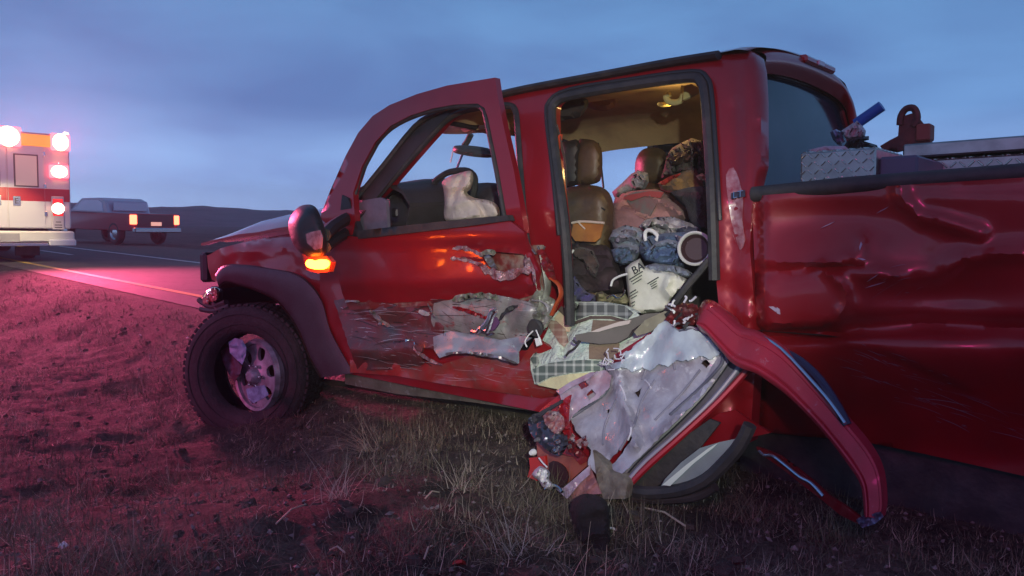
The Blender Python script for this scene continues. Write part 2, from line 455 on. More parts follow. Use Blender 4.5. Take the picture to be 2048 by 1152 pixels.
def box_geo(M, sx_, sy_, sz_, vs, fs, bev=0.0):
    """box centred at M, optionally with chamfered edges"""
    b = min(bev, sx_ * .45, sy_ * .45, sz_ * .45); base = len(vs)
    hx, hy, hz = sx_ / 2, sy_ / 2, sz_ / 2
    if b <= 0:
        for x in (-hx, hx):
            for y in (-hy, hy):
                for z in (-hz, hz): vs.append(M @ Vector((x, y, z)))
        for f in ((0, 1, 3, 2), (4, 6, 7, 5), (0, 4, 5, 1), (2, 3, 7, 6), (0, 2, 6, 4), (1, 5, 7, 3)): fs.append(tuple(base + i for i in f))
        return
    idx = {}
    for x in (-1, 1):
        for y in (-1, 1):
            for z in (-1, 1):
                for k, v in enumerate(((x * hx, y * (hy - b), z * (hz - b)), (x * (hx - b), y * hy, z * (hz - b)), (x * (hx - b), y * (hy - b), z * hz))):
                    idx[(x, y, z, k)] = len(vs); vs.append(M @ Vector(v))
    def q(*a): fs.append(tuple(idx[i] for i in a))
    for s in (-1, 1):
        for (k, fnc) in ((0, lambda a, b_: (s, a, b_)), (1, lambda a, b_: (a, s, b_)), (2, lambda a, b_: (a, b_, s))):
            q(*[(*fnc(a, b_), k) for a, b_ in ((-1, -1), (1, -1), (1, 1), (-1, 1))])
    for s in (-1, 1):
        for u_ in (-1, 1):
            q((s, u_, -1, 0), (s, u_, 1, 0), (s, u_, 1, 1), (s, u_, -1, 1))
            q((s, -1, u_, 0), (s, 1, u_, 0), (s, 1, u_, 2), (s, -1, u_, 2))
            q((-1, s, u_, 1), (1, s, u_, 1), (1, s, u_, 2), (-1, s, u_, 2))
    for x in (-1, 1):
        for y in (-1, 1):
            for z in (-1, 1): q((x, y, z, 0), (x, y, z, 1), (x, y, z, 2))
def fixn(me):
    import bmesh
    bm = bmesh.new(); bm.from_mesh(me); bmesh.ops.recalc_face_normals(bm, faces=bm.faces); bm.to_mesh(me); bm.free()
def boxes(name, items, m, parent=None, bev=0.0, **kw):
    """items: (Matrix, sx, sy, sz)"""
    vs, fs = [], []
    for it in items: box_geo(it[0], it[1], it[2], it[3], vs, fs, bev)
    o = link(name, vs, fs, m, parent, sharp=30, **kw)
    fixn(o.data)
    o.data.set_sharp_from_angle(angle=R(30))
    return o
def grid_geo(nu, nv, f):
    vs = [f(i / (nu - 1), j / (nv - 1)) for i in range(nu) for j in range(nv)]
    fs = [(i * nv + j, (i + 1) * nv + j, (i + 1) * nv + j + 1, i * nv + j + 1) for i in range(nu - 1) for j in range(nv - 1)]
    return vs, fs
def gridobj(name, nu, nv, f, m, parent=None, thick=None, **kw):
    vs, fs = grid_geo(nu, nv, f)
    if thick:
        n = len(vs); T = Vector(thick)
        fs2 = fs + [tuple(i + n for i in reversed(q)) for q in fs] + [(b, a, a + n, b + n) for a, b in bedges(fs)]
        vs = vs + [v + T for v in vs]; fs = fs2
    o = link(name, vs, fs, m, parent, **kw)
    fixn(o.data)
    return o
def lathe(name, prof, M, m, parent=None, seg=40, **kw):
    """prof: (radius, axial) pairs, axis = local Y of M"""
    vs, fs = [], []
    for i in range(seg):
        a = 2 * math.pi * i / seg
        for r_, h_ in prof: vs.append(M @ Vector((r_ * math.cos(a), h_, r_ * math.sin(a))))
    k = len(prof)
    for i in range(seg):
        j = (i + 1) % seg
        for q in range(k - 1): fs.append((i * k + q, j * k + q, j * k + q + 1, i * k + q + 1))
    o = link(name, vs, fs, m, parent, **kw); fixn(o.data); o.data.set_sharp_from_angle(angle=R(38))
    return o
def text_part(name, s, size, M, m, parent, depth=0.0):
    cu = bpy.data.curves.new(name, 'FONT'); cu.body = s; cu.size = size; cu.extrude = depth; cu.align_x = 'CENTER'; cu.align_y = 'CENTER'
    tmp = bpy.data.objects.new('tmp_text', cu); COL.objects.link(tmp)
    dg = bpy.context.evaluated_depsgraph_get(); me0 = tmp.evaluated_get(dg).to_mesh()
    vs = [M @ v.co for v in me0.vertices]; fs = [tuple(p.vertices) for p in me0.polygons]
    tmp.evaluated_get(dg).to_mesh_clear(); bpy.data.objects.remove(tmp); bpy.data.curves.remove(cu)
    return link(name, vs, fs, m, parent, smooth=False)
def frame_at(p, right, up):
    """matrix at p with x=right, y=up, z=towards viewer"""
    x = right.normalized(); z = x.cross(up).normalized(); y = z.cross(x)
    return Matrix.Translation(p) @ Matrix((x, y, z)).transposed().to_4x4()

# ================================================================== THE SETTING
ROADZ = 0.42
A_near0, A_near1 = PZ(20, 519, ROADZ), PZ(400, 592, ROADZ)        # yellow edge line
RD = (A_near0 - A_near1); RD.z = 0; RD.normalize()                # road direction (away)
RN = Vector((-RD.y, RD.x, 0))                                    # across the road
if (PZ(300, 500, ROADZ) - A_near1).dot(RN) < 0: RN = -RN
def smooth01(t): t = max(0.0, min(1.0, t)); return t * t * (3 - 2 * t)
def road_s(x, y): return (Vector((x, y, 0)) - Vector((A_near1.x, A_near1.y, 0))).dot(RN)   # distance beyond the yellow line
def ground_h(x, y, fine=True):
    h = 0.03 + 0.40 * smooth01((x + 4.15) / 2.1)
    h -= 0.05 * smooth01((0.5 - y) / 3)
    s = road_s(x, y)
    k = smooth01((s + 2.3) / 1.6)
    h = h * (1 - k) + (ROADZ - 0.012) * k
    if s < -0.7 and fine:
        q = (1 - smooth01((s + 2.4) / 1.7)) if s > -2.4 else 1.0
        v = Vector((x, y, 0))
        h += q * (0.05 * noise.noise(v * 0.9) + 0.034 * noise.noise(v * 2.7) + 0.022 * noise.noise(v * 6.5) + 0.014 * noise.noise(v * 16))
    if s > 16: h += 0.0 - 0.35 * smooth01((s - 16) / 8)
    return h
# ground: one sheet, fine near the truck, reaching the horizon
def axis(a, b, step, far):
    c = list(np.arange(a, b, step)); g = step; lo = a; hi = c[-1]; L1 = []; L2 = []
    while lo > -far: g *= 1.22; lo -= g; L1.append(lo)
    g = step
    while hi < far: g *= 1.22; hi += g; L2.append(hi)
    return L1[::-1] + c + L2
gx = axis(-8.5, 1.6, 0.045, 235); gy = axis(-0.4, 6.4, 0.045, 235)
vs = []
for x in gx:
    for y in gy: vs.append((x, y, ground_h(x, y)))
ny = len(gy)
fs = [(i * ny + j, (i + 1) * ny + j, (i + 1) * ny + j + 1, i * ny + j + 1) for i in range(len(gx) - 1) for j in range(ny - 1)]
def ground_material():
    m = bpy.data.materials.new('dry_earth'); m.use_nodes = True
    t = m.node_tree; b = t.nodes['Principled BSDF']; b.inputs['Roughness'].default_value = 0.95
    g = t.nodes.new('ShaderNodeNewGeometry')
    def nzn(s, d=8, ro=0.6):
        n = t.nodes.new('ShaderNodeTexNoise'); n.inputs['Scale'].default_value = s; n.inputs['Detail'].default_value = d; n.inputs['Roughness'].default_value = ro
        t.links.new(g.outputs['Position'], n.inputs['Vector']); return n
    a = nzn(1.3); r = t.nodes.new('ShaderNodeValToRGB'); t.links.new(a.outputs['Fac'], r.inputs[0])
    r.color_ramp.elements[0].position = 0.32; r.color_ramp.elements[0].color = (0.040, 0.033, 0.030, 1)
    r.color_ramp.elements[1].position = 0.66; r.color_ramp.elements[1].color = (0.115, 0.09, 0.075, 1)
    e_ = r.color_ramp.elements.new(0.5); e_.color = (0.068, 0.056, 0.043, 1)
    mo = nzn(5.5, 5, 0.6); rm = t.nodes.new('ShaderNodeValToRGB'); t.links.new(mo.outputs['Fac'], rm.inputs[0])
    rm.color_ramp.elements[0].position = 0.38; rm.color_ramp.elements[0].color = (0.45, 0.42, 0.42, 1)
    rm.color_ramp.elements[1].position = 0.62; rm.color_ramp.elements[1].color = (1.35, 1.3, 1.25, 1)
    m0 = t.nodes.new('ShaderNodeMixRGB'); m0.blend_type = 'MULTIPLY'; m0.inputs[0].default_value = 1
    t.links.new(r.outputs[0], m0.inputs[1]); t.links.new(rm.outputs[0], m0.inputs[2]); r = m0
    f = nzn(42, 8, 0.75); r2 = t.nodes.new('ShaderNodeValToRGB'); t.links.new(f.outputs['Fac'], r2.inputs[0])
    r2.color_ramp.elements[0].position = 0.36; r2.color_ramp.elements[0].color = (0.35, 0.35, 0.35, 1)
    r2.color_ramp.elements[1].position = 0.68; r2.color_ramp.elements[1].color = (1.7, 1.7, 1.7, 1)
    mm = t.nodes.new('ShaderNodeMixRGB'); mm.blend_type = 'MULTIPLY'; mm.inputs[0].default_value = 1
    t.links.new(r.outputs[0], mm.inputs[1]); t.links.new(r2.outputs[0], mm.inputs[2]); t.links.new(mm.outputs[0], b.inputs['Base Color'])
    bp = t.nodes.new('ShaderNodeBump'); bp.inputs['Strength'].default_value = 0.9; bp.inputs['Distance'].default_value = 0.03
    t.links.new(f.outputs['Fac'], bp.inputs['Height']); t.links.new(bp.outputs[0], b.inputs['Normal'])
    return m
link('ground', vs, fs, ground_material(), kind='structure', sharp=None)

# road strip and its painted lines
def strip(name, s0, s1, z, m, a0=-60, a1=215, kind='structure', parent=None, dash=None, thick=0.0):
    vs, fs = [], []
    def add(u0, u1, k):
        b = len(vs)
        n = max(1, int((u1 - u0) / 12))
        for i in range(n + 1):
            u_ = u0 + (u1 - u0) * i / n
            c = Vector((A_near1.x, A_near1.y, 0)) + RD * u_
            vs.append(c + RN * s0 + Vector((0, 0, z))); vs.append(c + RN * s1 + Vector((0, 0, z)))
        for i in range(n): fs.append((b + 2 * i, b + 2 * i + 1, b + 2 * i + 3, b + 2 * i + 2))
    if dash:
        u_ = a0
        while u_ < 160: add(u_, u_ + dash[0], 0); u_ += dash[1]
    else: add(a0, a1, 0)
    o = link(name, vs, fs, m, parent, kind=kind, smooth=False); fixn(o.data)
    return o
asph = mat('asphalt', (0.055, 0.054, 0.056), 0.75, var=(0.08, 0.078, 0.08), vscale=1.2, bump=0.5, bscale=90, var2=(0.03, 0.03, 0.03), v2scale=3)
gravel = mat('gravel_shoulder', (0.13, 0.11, 0.09), 0.9, var=(0.08, 0.065, 0.055), vscale=14, bump=0.8, bscale=60)
yel = mat('worn_yellow_paint', (0.62, 0.40, 0.06), 0.6, var=(0.45, 0.30, 0.08), vscale=12)
whi = mat('worn_white_paint', (0.62, 0.62, 0.6), 0.6, var=(0.4, 0.4, 0.4), vscale=12)
sfar = (PZ(162, 494, ROADZ) - A_near1).dot(RN); sfar2 = (PZ(400, 531, ROADZ) - A_near1).dot(RN)
SF = (sfar + sfar2) / 2; SC = (PZ(275, 528, ROADZ) - A_near1).dot(RN)
print('ROAD', RD, 'sfar', sfar, sfar2, 'centre', SC, 'len', (A_near0 - A_near1).length)
strip('road', -0.55, SF + 0.5, ROADZ - 0.004, asph)
strip('road_shoulder', SF + 0.5, SF + 3.0, ROADZ - 0.008, gravel)
yl = strip('edge_line', -0.06, 0.06, ROADZ + 0.001, yel)
strip('far_edge_line', SF - 0.07, SF + 0.07, ROADZ + 0.001, whi)
strip('lane_line', SC - 0.06, SC + 0.06, ROADZ + 0.001, whi, dash=(3.0, 12.0))

# far hills: a low ridge beyond the plain
hill_m = mat('far_scrub_hill', (0.16, 0.10, 0.11), 1.0, var=(0.08, 0.055, 0.06), vscale=0.12, bump=0.0)
def hills():
    top = [(-900, 396), (-300, 400), (0, 402), (110, 404), (160, 405), (230, 413), (310, 414), (420, 413), (520, 419), (640, 424), (900, 430), (1200, 436), (1600, 446), (2100, 452), (2700, 470), (3400, 480)]
    top = dense(top, 14, 0, 0, closed=False)
    D = 205.0; vs = []; fs = []
    for i, (x, y) in enumerate(top):
        v = CM.to_3x3() @ Vector(((x - 1024) / F_PX, -(y - 576) / F_PX, -1.0)); hd = math.hypot(v.x, v.y)
        zt = 1.4 + v.z / hd * D + 0.35 * noise.noise(Vector((i * 0.23, 0, 0))) + 0.12 * noise.noise(Vector((i * 0.9, 3, 0)))
        dr = Vector((v.x / hd, v.y / hd, 0))
        for (k, (dd, zf)) in enumerate(((-75, -1.0), (-60, 0.12), (-45, 0.35), (-30, 0.62), (-14, 0.86), (0, 1.0), (18, 0.9), (32, 0.4), (40, -1))):
            pass
            zz = zf * (zt - 0) if zf > 0 else zf
            p = dr * (D + dd) + Vector((0, 0, zz + (0.7 * noise.noise(Vector((i * 0.15, k * 0.8, 1))) if 0 < k < 5 else 0)))
            vs.append(p)
    for i in range(len(top) - 1):
        for k in range(8): fs.append((i * 9 + k, (i + 1) * 9 + k, (i + 1) * 9 + k + 1, i * 9 + k + 1))
    o = link('hills', vs, fs, hill_m, kind='structure', sharp=None); fixn(o.data)
hills()

# ================================================================== THE WRECKED TRUCK
truck = empty('pickup_truck', 'wrecked red crew cab pickup truck with its rear door torn off, side stoved in', 'pickup truck', TM.to_translation(), Matrix.Rotation(-TP, 4, 'Y'))
print('VP', pxof(fromL(-4000, 0, 1)), 'up', pxof(fromL(0, 0, 0)))
XB = toL(P(1513, 300, 0.15)).x         # rear wall of the cab
# ---- cab side frame: pillars, sill, opening surrounds
cab_out = [(640, 478), (676, 436), (712, 394), (768, 326), (829, 250), (862, 224), (905, 205), (992, 187), (1215, 147), (1436, 106), (1475, 98), (1500, 101), (1513, 112), (1519, 140), (1522, 200), (1522, 330), (1508, 385), (1503, 420), (1500, 500), (1508, 600), (1516, 660), (1508, 760), (1500, 885), (1120, 832), (700, 748), (640, 700)]
op_f = catmull([(772, 372), (818, 318), (862, 268), (892, 236), (925, 219), (975, 209), (1015, 207), (1034, 218), (1040, 262), (1046, 360), (1054, 470), (1066, 560), (1080, 640), (1060, 700), (900, 690), (760, 660), (706, 560), (716, 440)], True, 3)
op_r = catmull([(1102, 232), (1110, 203), (1145, 187), (1260, 168), (1380, 151), (1402, 160), (1412, 190), (1420, 300), (1426, 420), (1431, 540), (1438, 640), (1425, 740), (1300, 770), (1130, 775), (1112, 720), (1125, 640), (1128, 560), (1120, 440), (1108, 330)], True, 3)
def cab_dep(x, y):
    d = 0.03
    # B pillar pushed inward at its foot
    d += 0.10 * math.exp(-((x - 1095) / 60) ** 2 - ((y - 620) / 130) ** 2)
    d += 0.02 * math.exp(-((x - 1470) / 14) ** 2) * (1 if y > 200 else 0.3)
    d += crumple(x, y, 80, 0.03, 3) * smooth01((y - 480) / 140)
    d += 0.035 * math.exp(-((x - 1518) / 10) ** 2)
    if y < 150 and x > 1430: d += 0.05 * smooth01((130 - y) / 40)
    return d
cab = sheet('cab_side', cab_out, paint, truck, mapf=U, dep=cab_dep, thick=0.07, step=15, holes=[op_f, op_r], sharp=50)
# worn strip of scraped grey paint and bright scuffs on the rear pillar
def on(pts, dep=0.0): return pts
sheet('scuff', [(1452, 350), (1466, 335), (1478, 360), (1486, 400), (1484, 440), (1490, 480), (1480, 500), (1470, 470), (1462, 440), (1456, 400)], mat('pale_scuffed_paint', (0.42, 0.22, 0.26), 0.35, 0, 0.4, var=(0.25, 0.02, 0.04), vscale=25), truck, mapf=U, dep=lambda x, y: cab_dep(x, y) - 0.004, thick=0.003, step=10, smooth=2)
# roof drip rail: dark rubber
ptube('drip_rail', [(990, 192), (1060, 176), (1215, 148), (1340, 125), (1437, 110)], 0.015, [0.030] * 13, rubber, truck, mapf=U, smooth=3, flat=0.6)
ptube('front_drip_rail', [(714, 396), (768, 330), (829, 254), (868, 229), (925, 206), (992, 191)], 0.01, [0.016] * 16, rubber, truck, mapf=U, smooth=3)
# door seals
ptube('door_seal', [(1140, 650), (1137, 560), (1128, 440), (1113, 330), (1103, 235), (1110, 205), (1145, 190), (1260, 170), (1378, 155), (1402, 163), (1411, 192), (1419, 300), (1425, 420), (1429, 560)], 0.025, [0.022] * 40, rubber, truck, mapf=U)
ptube('inner_door_seal', [(1118, 470), (1104, 330), (1093, 240), (1098, 202), (1140, 178), (1262, 158), (1384, 142), (1414, 155), (1424, 190), (1432, 300), (1440, 440)], 0.012, [0.009] * 31, blackp, truck, mapf=U)
ptube('front_door_seal', [(716, 442), (772, 374), (862, 272), (893, 240), (925, 223), (975, 213), (1015, 211), (1031, 221), (1036, 262), (1043, 360), (1052, 470), (1068, 600)], 0.03, [0.016] * 34, rubber, truck, mapf=U)
# A pillar inner trim (broad dark band)
sheet('pillar_trim', [(716, 440), (767, 378), (830, 300), (866, 262), (900, 226), (880, 226), (834, 256), (772, 328), (716, 398), (706, 440)], darkin, truck, mapf=U, dep=0.012, thick=0.03, step=16)
# rear wall of the cab
roof_rear = [(1513, 108), (1540, 107), (1565, 110), (1612, 126), (1655, 157), (1688, 200), (1706, 250), (1716, 300)]
rw_out = [(1506, 104)] + roof_rear + [(1722, 420), (1502, 440)]
glass_o = catmull([(1521, 150), (1560, 153), (1620, 171), (1678, 205), (1693, 240), (1706, 300), (1710, 388), (1521, 392)], True, 2)
RV = TM.to_3x3() @ Vector((-1, 0, 0))
def PXr(x, y, d=0.0):
    # the rear wall leans forward towards the roof
    q = 0.0
    for _ in range(5):
        z = toL(PX(x, y, XB - q)).z
        q = max(0.0, z - ZB) * 0.22 - d
    return PX(x, y, XB - q)
sheet('cab_rear_wall', rw_out, paint, truck, mapf=PXr, dep=lambda x, y: -0.05 * smooth01((130 - y) / 30), thick=0.03, step=14, holes=[glass_o], tdir=RV)
sheet('rear_window', [(1519, 146), (1560, 150), (1620, 168), (1680, 202), (1697, 240), (1709, 300), (1713, 392), (1519, 395)], darkglass, truck, mapf=PXr, dep=-0.012, thick=0.006, step=40, tdir=RV)
# roof skin lofted from the near rail over to the far one
rail = catmull([(866, 222), (905, 206), (992, 187), (1215, 147), (1436, 106), (1475, 99), (1508, 103)], False, 4)
railL = [toL(U(x, y, 0.03)) for x, y in rail]
prof = [toL(PXr(x, y)) for x, y in catmull([(1506, 103)] + roof_rear, False, 3)]
y0, z0 = prof[0].y, prof[0].z
half = [(p.y - y0, p.z - z0) for p in prof]
def crossz(v):     # v 0..1 across
    span = W - 2 * (y0 + W / 2)
    yy = v * span
    return 0.075 * (1 - (2 * v - 1) ** 2) ** 0.75
railL[-1] = prof[0].copy(); railL[-2] = railL[-3].lerp(prof[0], 0.45)
def roofpt(u_, v, lower=0.0):
    k = u_ * (len(railL) - 1); i = min(int(k), len(railL) - 2); a = railL[i].lerp(railL[i + 1], k - i)
    span = 0.59 - a.y
    return TM @ Vector((a.x, a.y + v * span, a.z + crossz(v) * min(1, (u_ * 5 + 0.3)) - 0.14 * max(0, (v - 0.86) / 0.14) ** 1.6 - lower))
gridobj('roof', 26, 22, lambda u_, v: roofpt(u_, v), paint, truck, sharp=None)
gridobj('headliner', 26, 22, lambda u_, v: roofpt(u_, 0.02 + v * 0.96, 0.05 + 0.012 * noise.noise(Vector((u_ * 9, v * 7, 0)))), headl, truck, sharp=None)
gt = catmull([(1516, 146), (1560, 150), (1620, 168), (1680, 202), (1697, 240), (1709, 300)], False, 6)
def skirt(u_, v):
    k = v * (len(gt) - 1); i = min(int(k), len(gt) - 2); f = k - i
    B_ = PXr(gt[i][0] * (1 - f) + gt[i + 1][0] * f, gt[i][1] * (1 - f) + gt[i + 1][1] * f, 0.016)
    vv = v ** 1.15; A_ = roofpt(1.0, vv)
    p = A_.lerp(B_, u_); return p + (TM.to_3x3() @ Vector((0.045, 0, 0.012))) * math.sin(math.pi * min(1, u_ * 1.05)) ** 0.8
gridobj('roof_rear_edge', 10, 30, skirt, paint, truck, sharp=None)
# third brake light on the roof's rear edge
b0 = PXr(1582, 118); b1 = PXr(1630, 138)
bd = (b1 - b0)
Mb = frame_at((b0 + b1) / 2 + TM.to_3x3() @ Vector((0.055, 0, -0.012)), bd, Vector((0, 0, 1)))
bl = boxes('brake_light', [(Mb, bd.length * 1.25, 0.035, 0.06)], redlens, truck, bev=0.01)
boxes('clear_lens', [(Mb @ Matrix.Translation((-0.02, 0.0, 0.032)), 0.07, 0.024, 0.01)], mat('clear_lamp_lens', (0.6, 0.55, 0.55), 0.15), bl, bev=0.003)
# far side of the cab, with the far window openings
far_out = [(690, 470), (690, 452), (1028, 444), (1040, 380), (1050, 300), (1080, 268), (1150, 240), (1330, 205), (1600, 178), (1690, 190), (1716, 300), (1722, 470), (1722, 640), (900, 640), (690, 620)]
FARD = W - 0.16
fw1 = catmull([(1062, 262), (1140, 262), (1180, 253), (1290, 244), (1298, 256), (1304, 290), (1312, 400), (1312, 440), (1204, 440), (1000, 440), (1010, 360)], True, 3)
fw1 = catmull([(1058, 300), (1110, 272), (1180, 255), (1240, 247), (1288, 244), (1297, 256), (1303, 290), (1314, 400), (1312, 440), (1204, 442), (1062, 442), (1050, 380)], True, 3)
fw2 = catmull([(1366, 243), (1384, 240), (1396, 244), (1392, 256), (1382, 264), (1368, 264)], True, 3)
sheet('far_cab_side', far_out, darkin, truck, dep=lambda x, y: FARD - 0.02 * smooth01((300 - y) / 60), thick=0.06, step=22, holes=[fw1, fw2])
sheet('far_seal', fw1 + [], headl, truck, dep=FARD - 0.03, thick=0.02, step=10, holes=[[((x - 1180) * 0.93 + 1180, (y - 345) * 0.93 + 345) for x, y in fw1]])
# cab floor, rear inner wall, firewall
def LQ(name, a, b, c, d, m, nu=6, nv=6, parent=None, lab=None):
    A, B, C_, D_ = [fromL(*q) for q in (a, b, c, d)]
    return gridobj(name, nu, nv, lambda u_, v: (A.lerp(B, u_)).lerp(D_.lerp(C_, u_), v), m, parent or truck)
xl0 = toL(P(700, 600)).x; zs = toL(P(1130, 800)).z; zr = toL(P(1440, 120, 0.2)).z
LQ('cab_floor', (xl0, 0.1, zs + 0.06), (XB, 0.1, zs + 0.06), (XB, W - 0.1, zs + 0.06), (xl0, W - 0.1, zs + 0.06), darkin)
LQ('rear_inner_trim', (XB - 0.1, 0.1, zs), (XB - 0.1, 0.1, ZB), (XB - 0.1, W - 0.1, ZB), (XB - 0.1, W - 0.1, zs), darkin)
LQ('firewall', (xl0 - 0.05, 0.1, zs), (xl0 - 0.05, 0.1, ZB - 0.12), (xl0 - 0.05, W - 0.1, ZB - 0.12), (xl0 - 0.05, W - 0.1, zs), darkin)
# transmission of underbody: dark frame rail beneath the sill
ptube('frame_rail', [(560, 740, 0.5), (900, 790, 0.45), (1500, 905, 0.45), (2300, 1060, 0.45)], 0.4, 0.05, muddy, truck, smooth=0, seg=4)

# ---- windscreen, far pillar
wl = toL(U(866, 226, 0.03)); wb = toL(U(705, 402, 0.03))
wl.x += 0.01
def wpt(u_, v):
    a = wb.lerp(wl, u_); yy = a.y + v * (-2 * a.y)
    return TM @ Vector((a.x - 0.14 * (1 - (2 * v - 1) ** 2), yy, a.z + 0.02 * (1 - (2 * v - 1) ** 2)))
gridobj('windscreen', 6, 16, wpt, glassm, truck, sharp=None)
tube('far_roof_pillar', [wpt(t, 0.985) for t in np.linspace(0, 1, 6)], 0.035, darkin, truck)
tube('windscreen_frame', [wpt(1.0, t) - Vector((0, 0, 0.02)) for t in np.linspace(0, 1, 9)], 0.03, darkin, truck)
# ---- dashboard and cowl
dz = toL(P(800, 386, 0.5)).z; dx = toL(P(1000, 400, 0.5)).x
dl = toL(P(760, 420, 0.2)).x
def dash(u_, v):
    pr = [(-0.55, 0.00), (-0.36, 0.05), (-0.2, 0.045), (-0.08, 0.0), (-0.02, -0.07), (-0.06, -0.2), (-0.10, -0.34), (-0.16, -0.5)]
    k = u_ * (len(pr) - 1); i = min(int(k), len(pr) - 2); f = k - i
    X = pr[i][0] * (1 - f) + pr[i + 1][0] * f; Z = pr[i][1] * (1 - f) + pr[i + 1][1] * f
    hood_ = 0.05 * math.exp(-((v - 0.28) / 0.14) ** 2)
    return fromL(dl + 0.36 + X, 0.12 + v * (W - 0.24), dz - 0.02 + Z + hood_ * (1 if -0.4 < X else 0))
gridobj('dashboard', 22, 30, dash, darkin, truck, thick=(0, 0, -0.02))

# ---- hood, buckled upwards
hn = [toL(P(*q)) for q in [(402, 486, 0.28), (430, 479, 0.2), (480, 468, 0.17), (540, 459, 0.16), (600, 452, 0.16), (660, 446, 0.17)]]
ht = [toL(P(*q)) for q in [(404, 480, 0.45), (430, 467, 0.55), (476, 444, 0.8), (540, 429, 0.85), (600, 419, 0.9), (660, 412, 0.95)]]
def hood(u_, v):
    k = u_ * 5; i = min(int(k), 4); f = k - i
    a = hn[i].lerp(hn[i + 1], f); b = ht[i].lerp(ht[i + 1], f)
    yn = a.y + W / 2; span = W - 2 * yn; yy = yn + v * span
    peak = b.z - a.z
    z = a.z + peak * (math.sin(math.pi * min(1, v * 1.15 + 0.0)) ** 0.7 * 1.3 if v < 0.87 else 0) + 0.012 * noise.noise(Vector((u_ * 5, v * 6, 2)))
    z += 0.02 * math.exp(-((v - 0.12) / 0.04) ** 2) * (1 - u_)
    return TM @ Vector((a.x - 0.10 * math.sin(math.pi * v) * (1 - u_), yy - W / 2, z))
gridobj('hood', 24, 36, hood, mat('purple_red_hood_paint', (0.26, 0.008, 0.02), 0.28, 0.3, 1.0, bump=0.04, bscale=6), truck, thick=(0, 0, -0.02), sharp=40)
# fender
fe = [(414, 511), (440, 497), (480, 486), (540, 474), (610, 462), (660, 452), (690, 472), (688, 560), (700, 640), (722, 742), (700, 746), (660, 664), (628, 606), (580, 574), (528, 562), (470, 556), (440, 566), (424, 560), (416, 535)]
def fe_dep(x, y): return 0.05 + 0.16 * smooth01((500 - y) / 50) + 0.08 * smooth01((450 - x) / 40) + crumple(x, y, 45, 0.03, 8)
sheet('front_fender', fe, paint, truck, dep=fe_dep, thick=0.02, step=11)
# wheel arch flare: a band standing proud of the fender
fo = catmull([(430, 549), (448, 529), (490, 528), (530, 533), (600, 548), (645, 594), (665, 660), (712, 745)], False, 4)
fi = catmull([(438, 576), (452, 566), (480, 572), (516, 584), (556, 606), (592, 656), (618, 716), (640, 756)], False, 4)
def flare(u_, v):
    k = u_ * (len(fo) - 1); i = min(int(k), len(fo) - 2); f = k - i
    o = (fo[i][0] * (1 - f) + fo[i + 1][0] * f, fo[i][1] * (1 - f) + fo[i + 1][1] * f)
    q = (fi[i][0] * (1 - f) + fi[i + 1][0] * f, fi[i][1] * (1 - f) + fi[i + 1][1] * f)
    x = o[0] * (1 - v) + q[0] * v; y = o[1] * (1 - v) + q[1] * v
    bul = math.sin(math.pi * min(1, v * 1.0 + 0.02)) ** 0.45 * 0.035 - 0.008 * math.exp(-((v - 0.9) / 0.05) ** 2) * -1
    if v > 0.92: bul -= 0.10 * (v - 0.92) / 0.08
    return P(x, y, 0.035 - bul + (0.05 if v == 0 else 0))
gridobj('wheel_arch_flare', 44, 14, flare, flare_m, truck, sharp=60)
# inner wheel well
def well(u_, v):
    k = u_ * (len(fi) - 1); i = min(int(k), len(fi) - 2); f = k - i
    x = fi[i][0] * (1 - f) + fi[i + 1][0] * f; y = fi[i][1] * (1 - f) + fi[i + 1][1] * f
    a = toL(P(x, y, 0.04)); return TM @ Vector((a.x, a.y + 0.85 * v, a.z))
gridobj('wheel_well', 30, 6, well, mat('dirty_red_inner_fender', (0.06, 0.010, 0.012), 0.7, var=(0.03, 0.02, 0.02), vscale=8), truck)
LQ('engine_bay_wall', (toL(P(430, 560)).x, 0.9, -0.1), (toL(P(430, 560)).x, 0.9, hn[0].z - 0.05), (xl0, 0.9, hn[0].z - 0.05), (xl0, 0.9, -0.1), blackp)
# crushed front: bumper remains and lamp
fxx = hn[0].x
boxes('front_bumper', [(TM @ Matrix.Translation((fxx + 0.12, 0.1, toL(P(425, 600)).z - 0.02)) @ Matrix.Rotation(0.12, 4, 'Z'), 0.16, W * 0.86, 0.16)], blackp, truck, bev=0.03)
boxes('grille', [(TM @ Matrix.Translation((fxx + 0.14, 0.05, toL(P(425, 540)).z)), 0.08, W * 0.84, 0.22)], blackp, truck, bev=0.02)
lump('headlight', [(402, 600), (412, 582), (428, 574), (440, 580), (438, 598), (424, 608), (408, 612)], mat('cracked_lamp_lens', (0.5, 0.25, 0.22), 0.1, 0, 1.0, var=(0.3, 0.03, 0.03), vscale=30), truck, d0=0.2, bulge=0.05, wr=0.02, ws=12, step=4, round_px=8)
for pts_ in ([(398, 600), (424, 614), (452, 604)], [(402, 618), (430, 622), (460, 612)], [(420, 596), (440, 628), (436, 650)]):
    ptube('bumper_bracket', pts_, 0.18, 0.02, rubber, truck, smooth=3, seg=6)

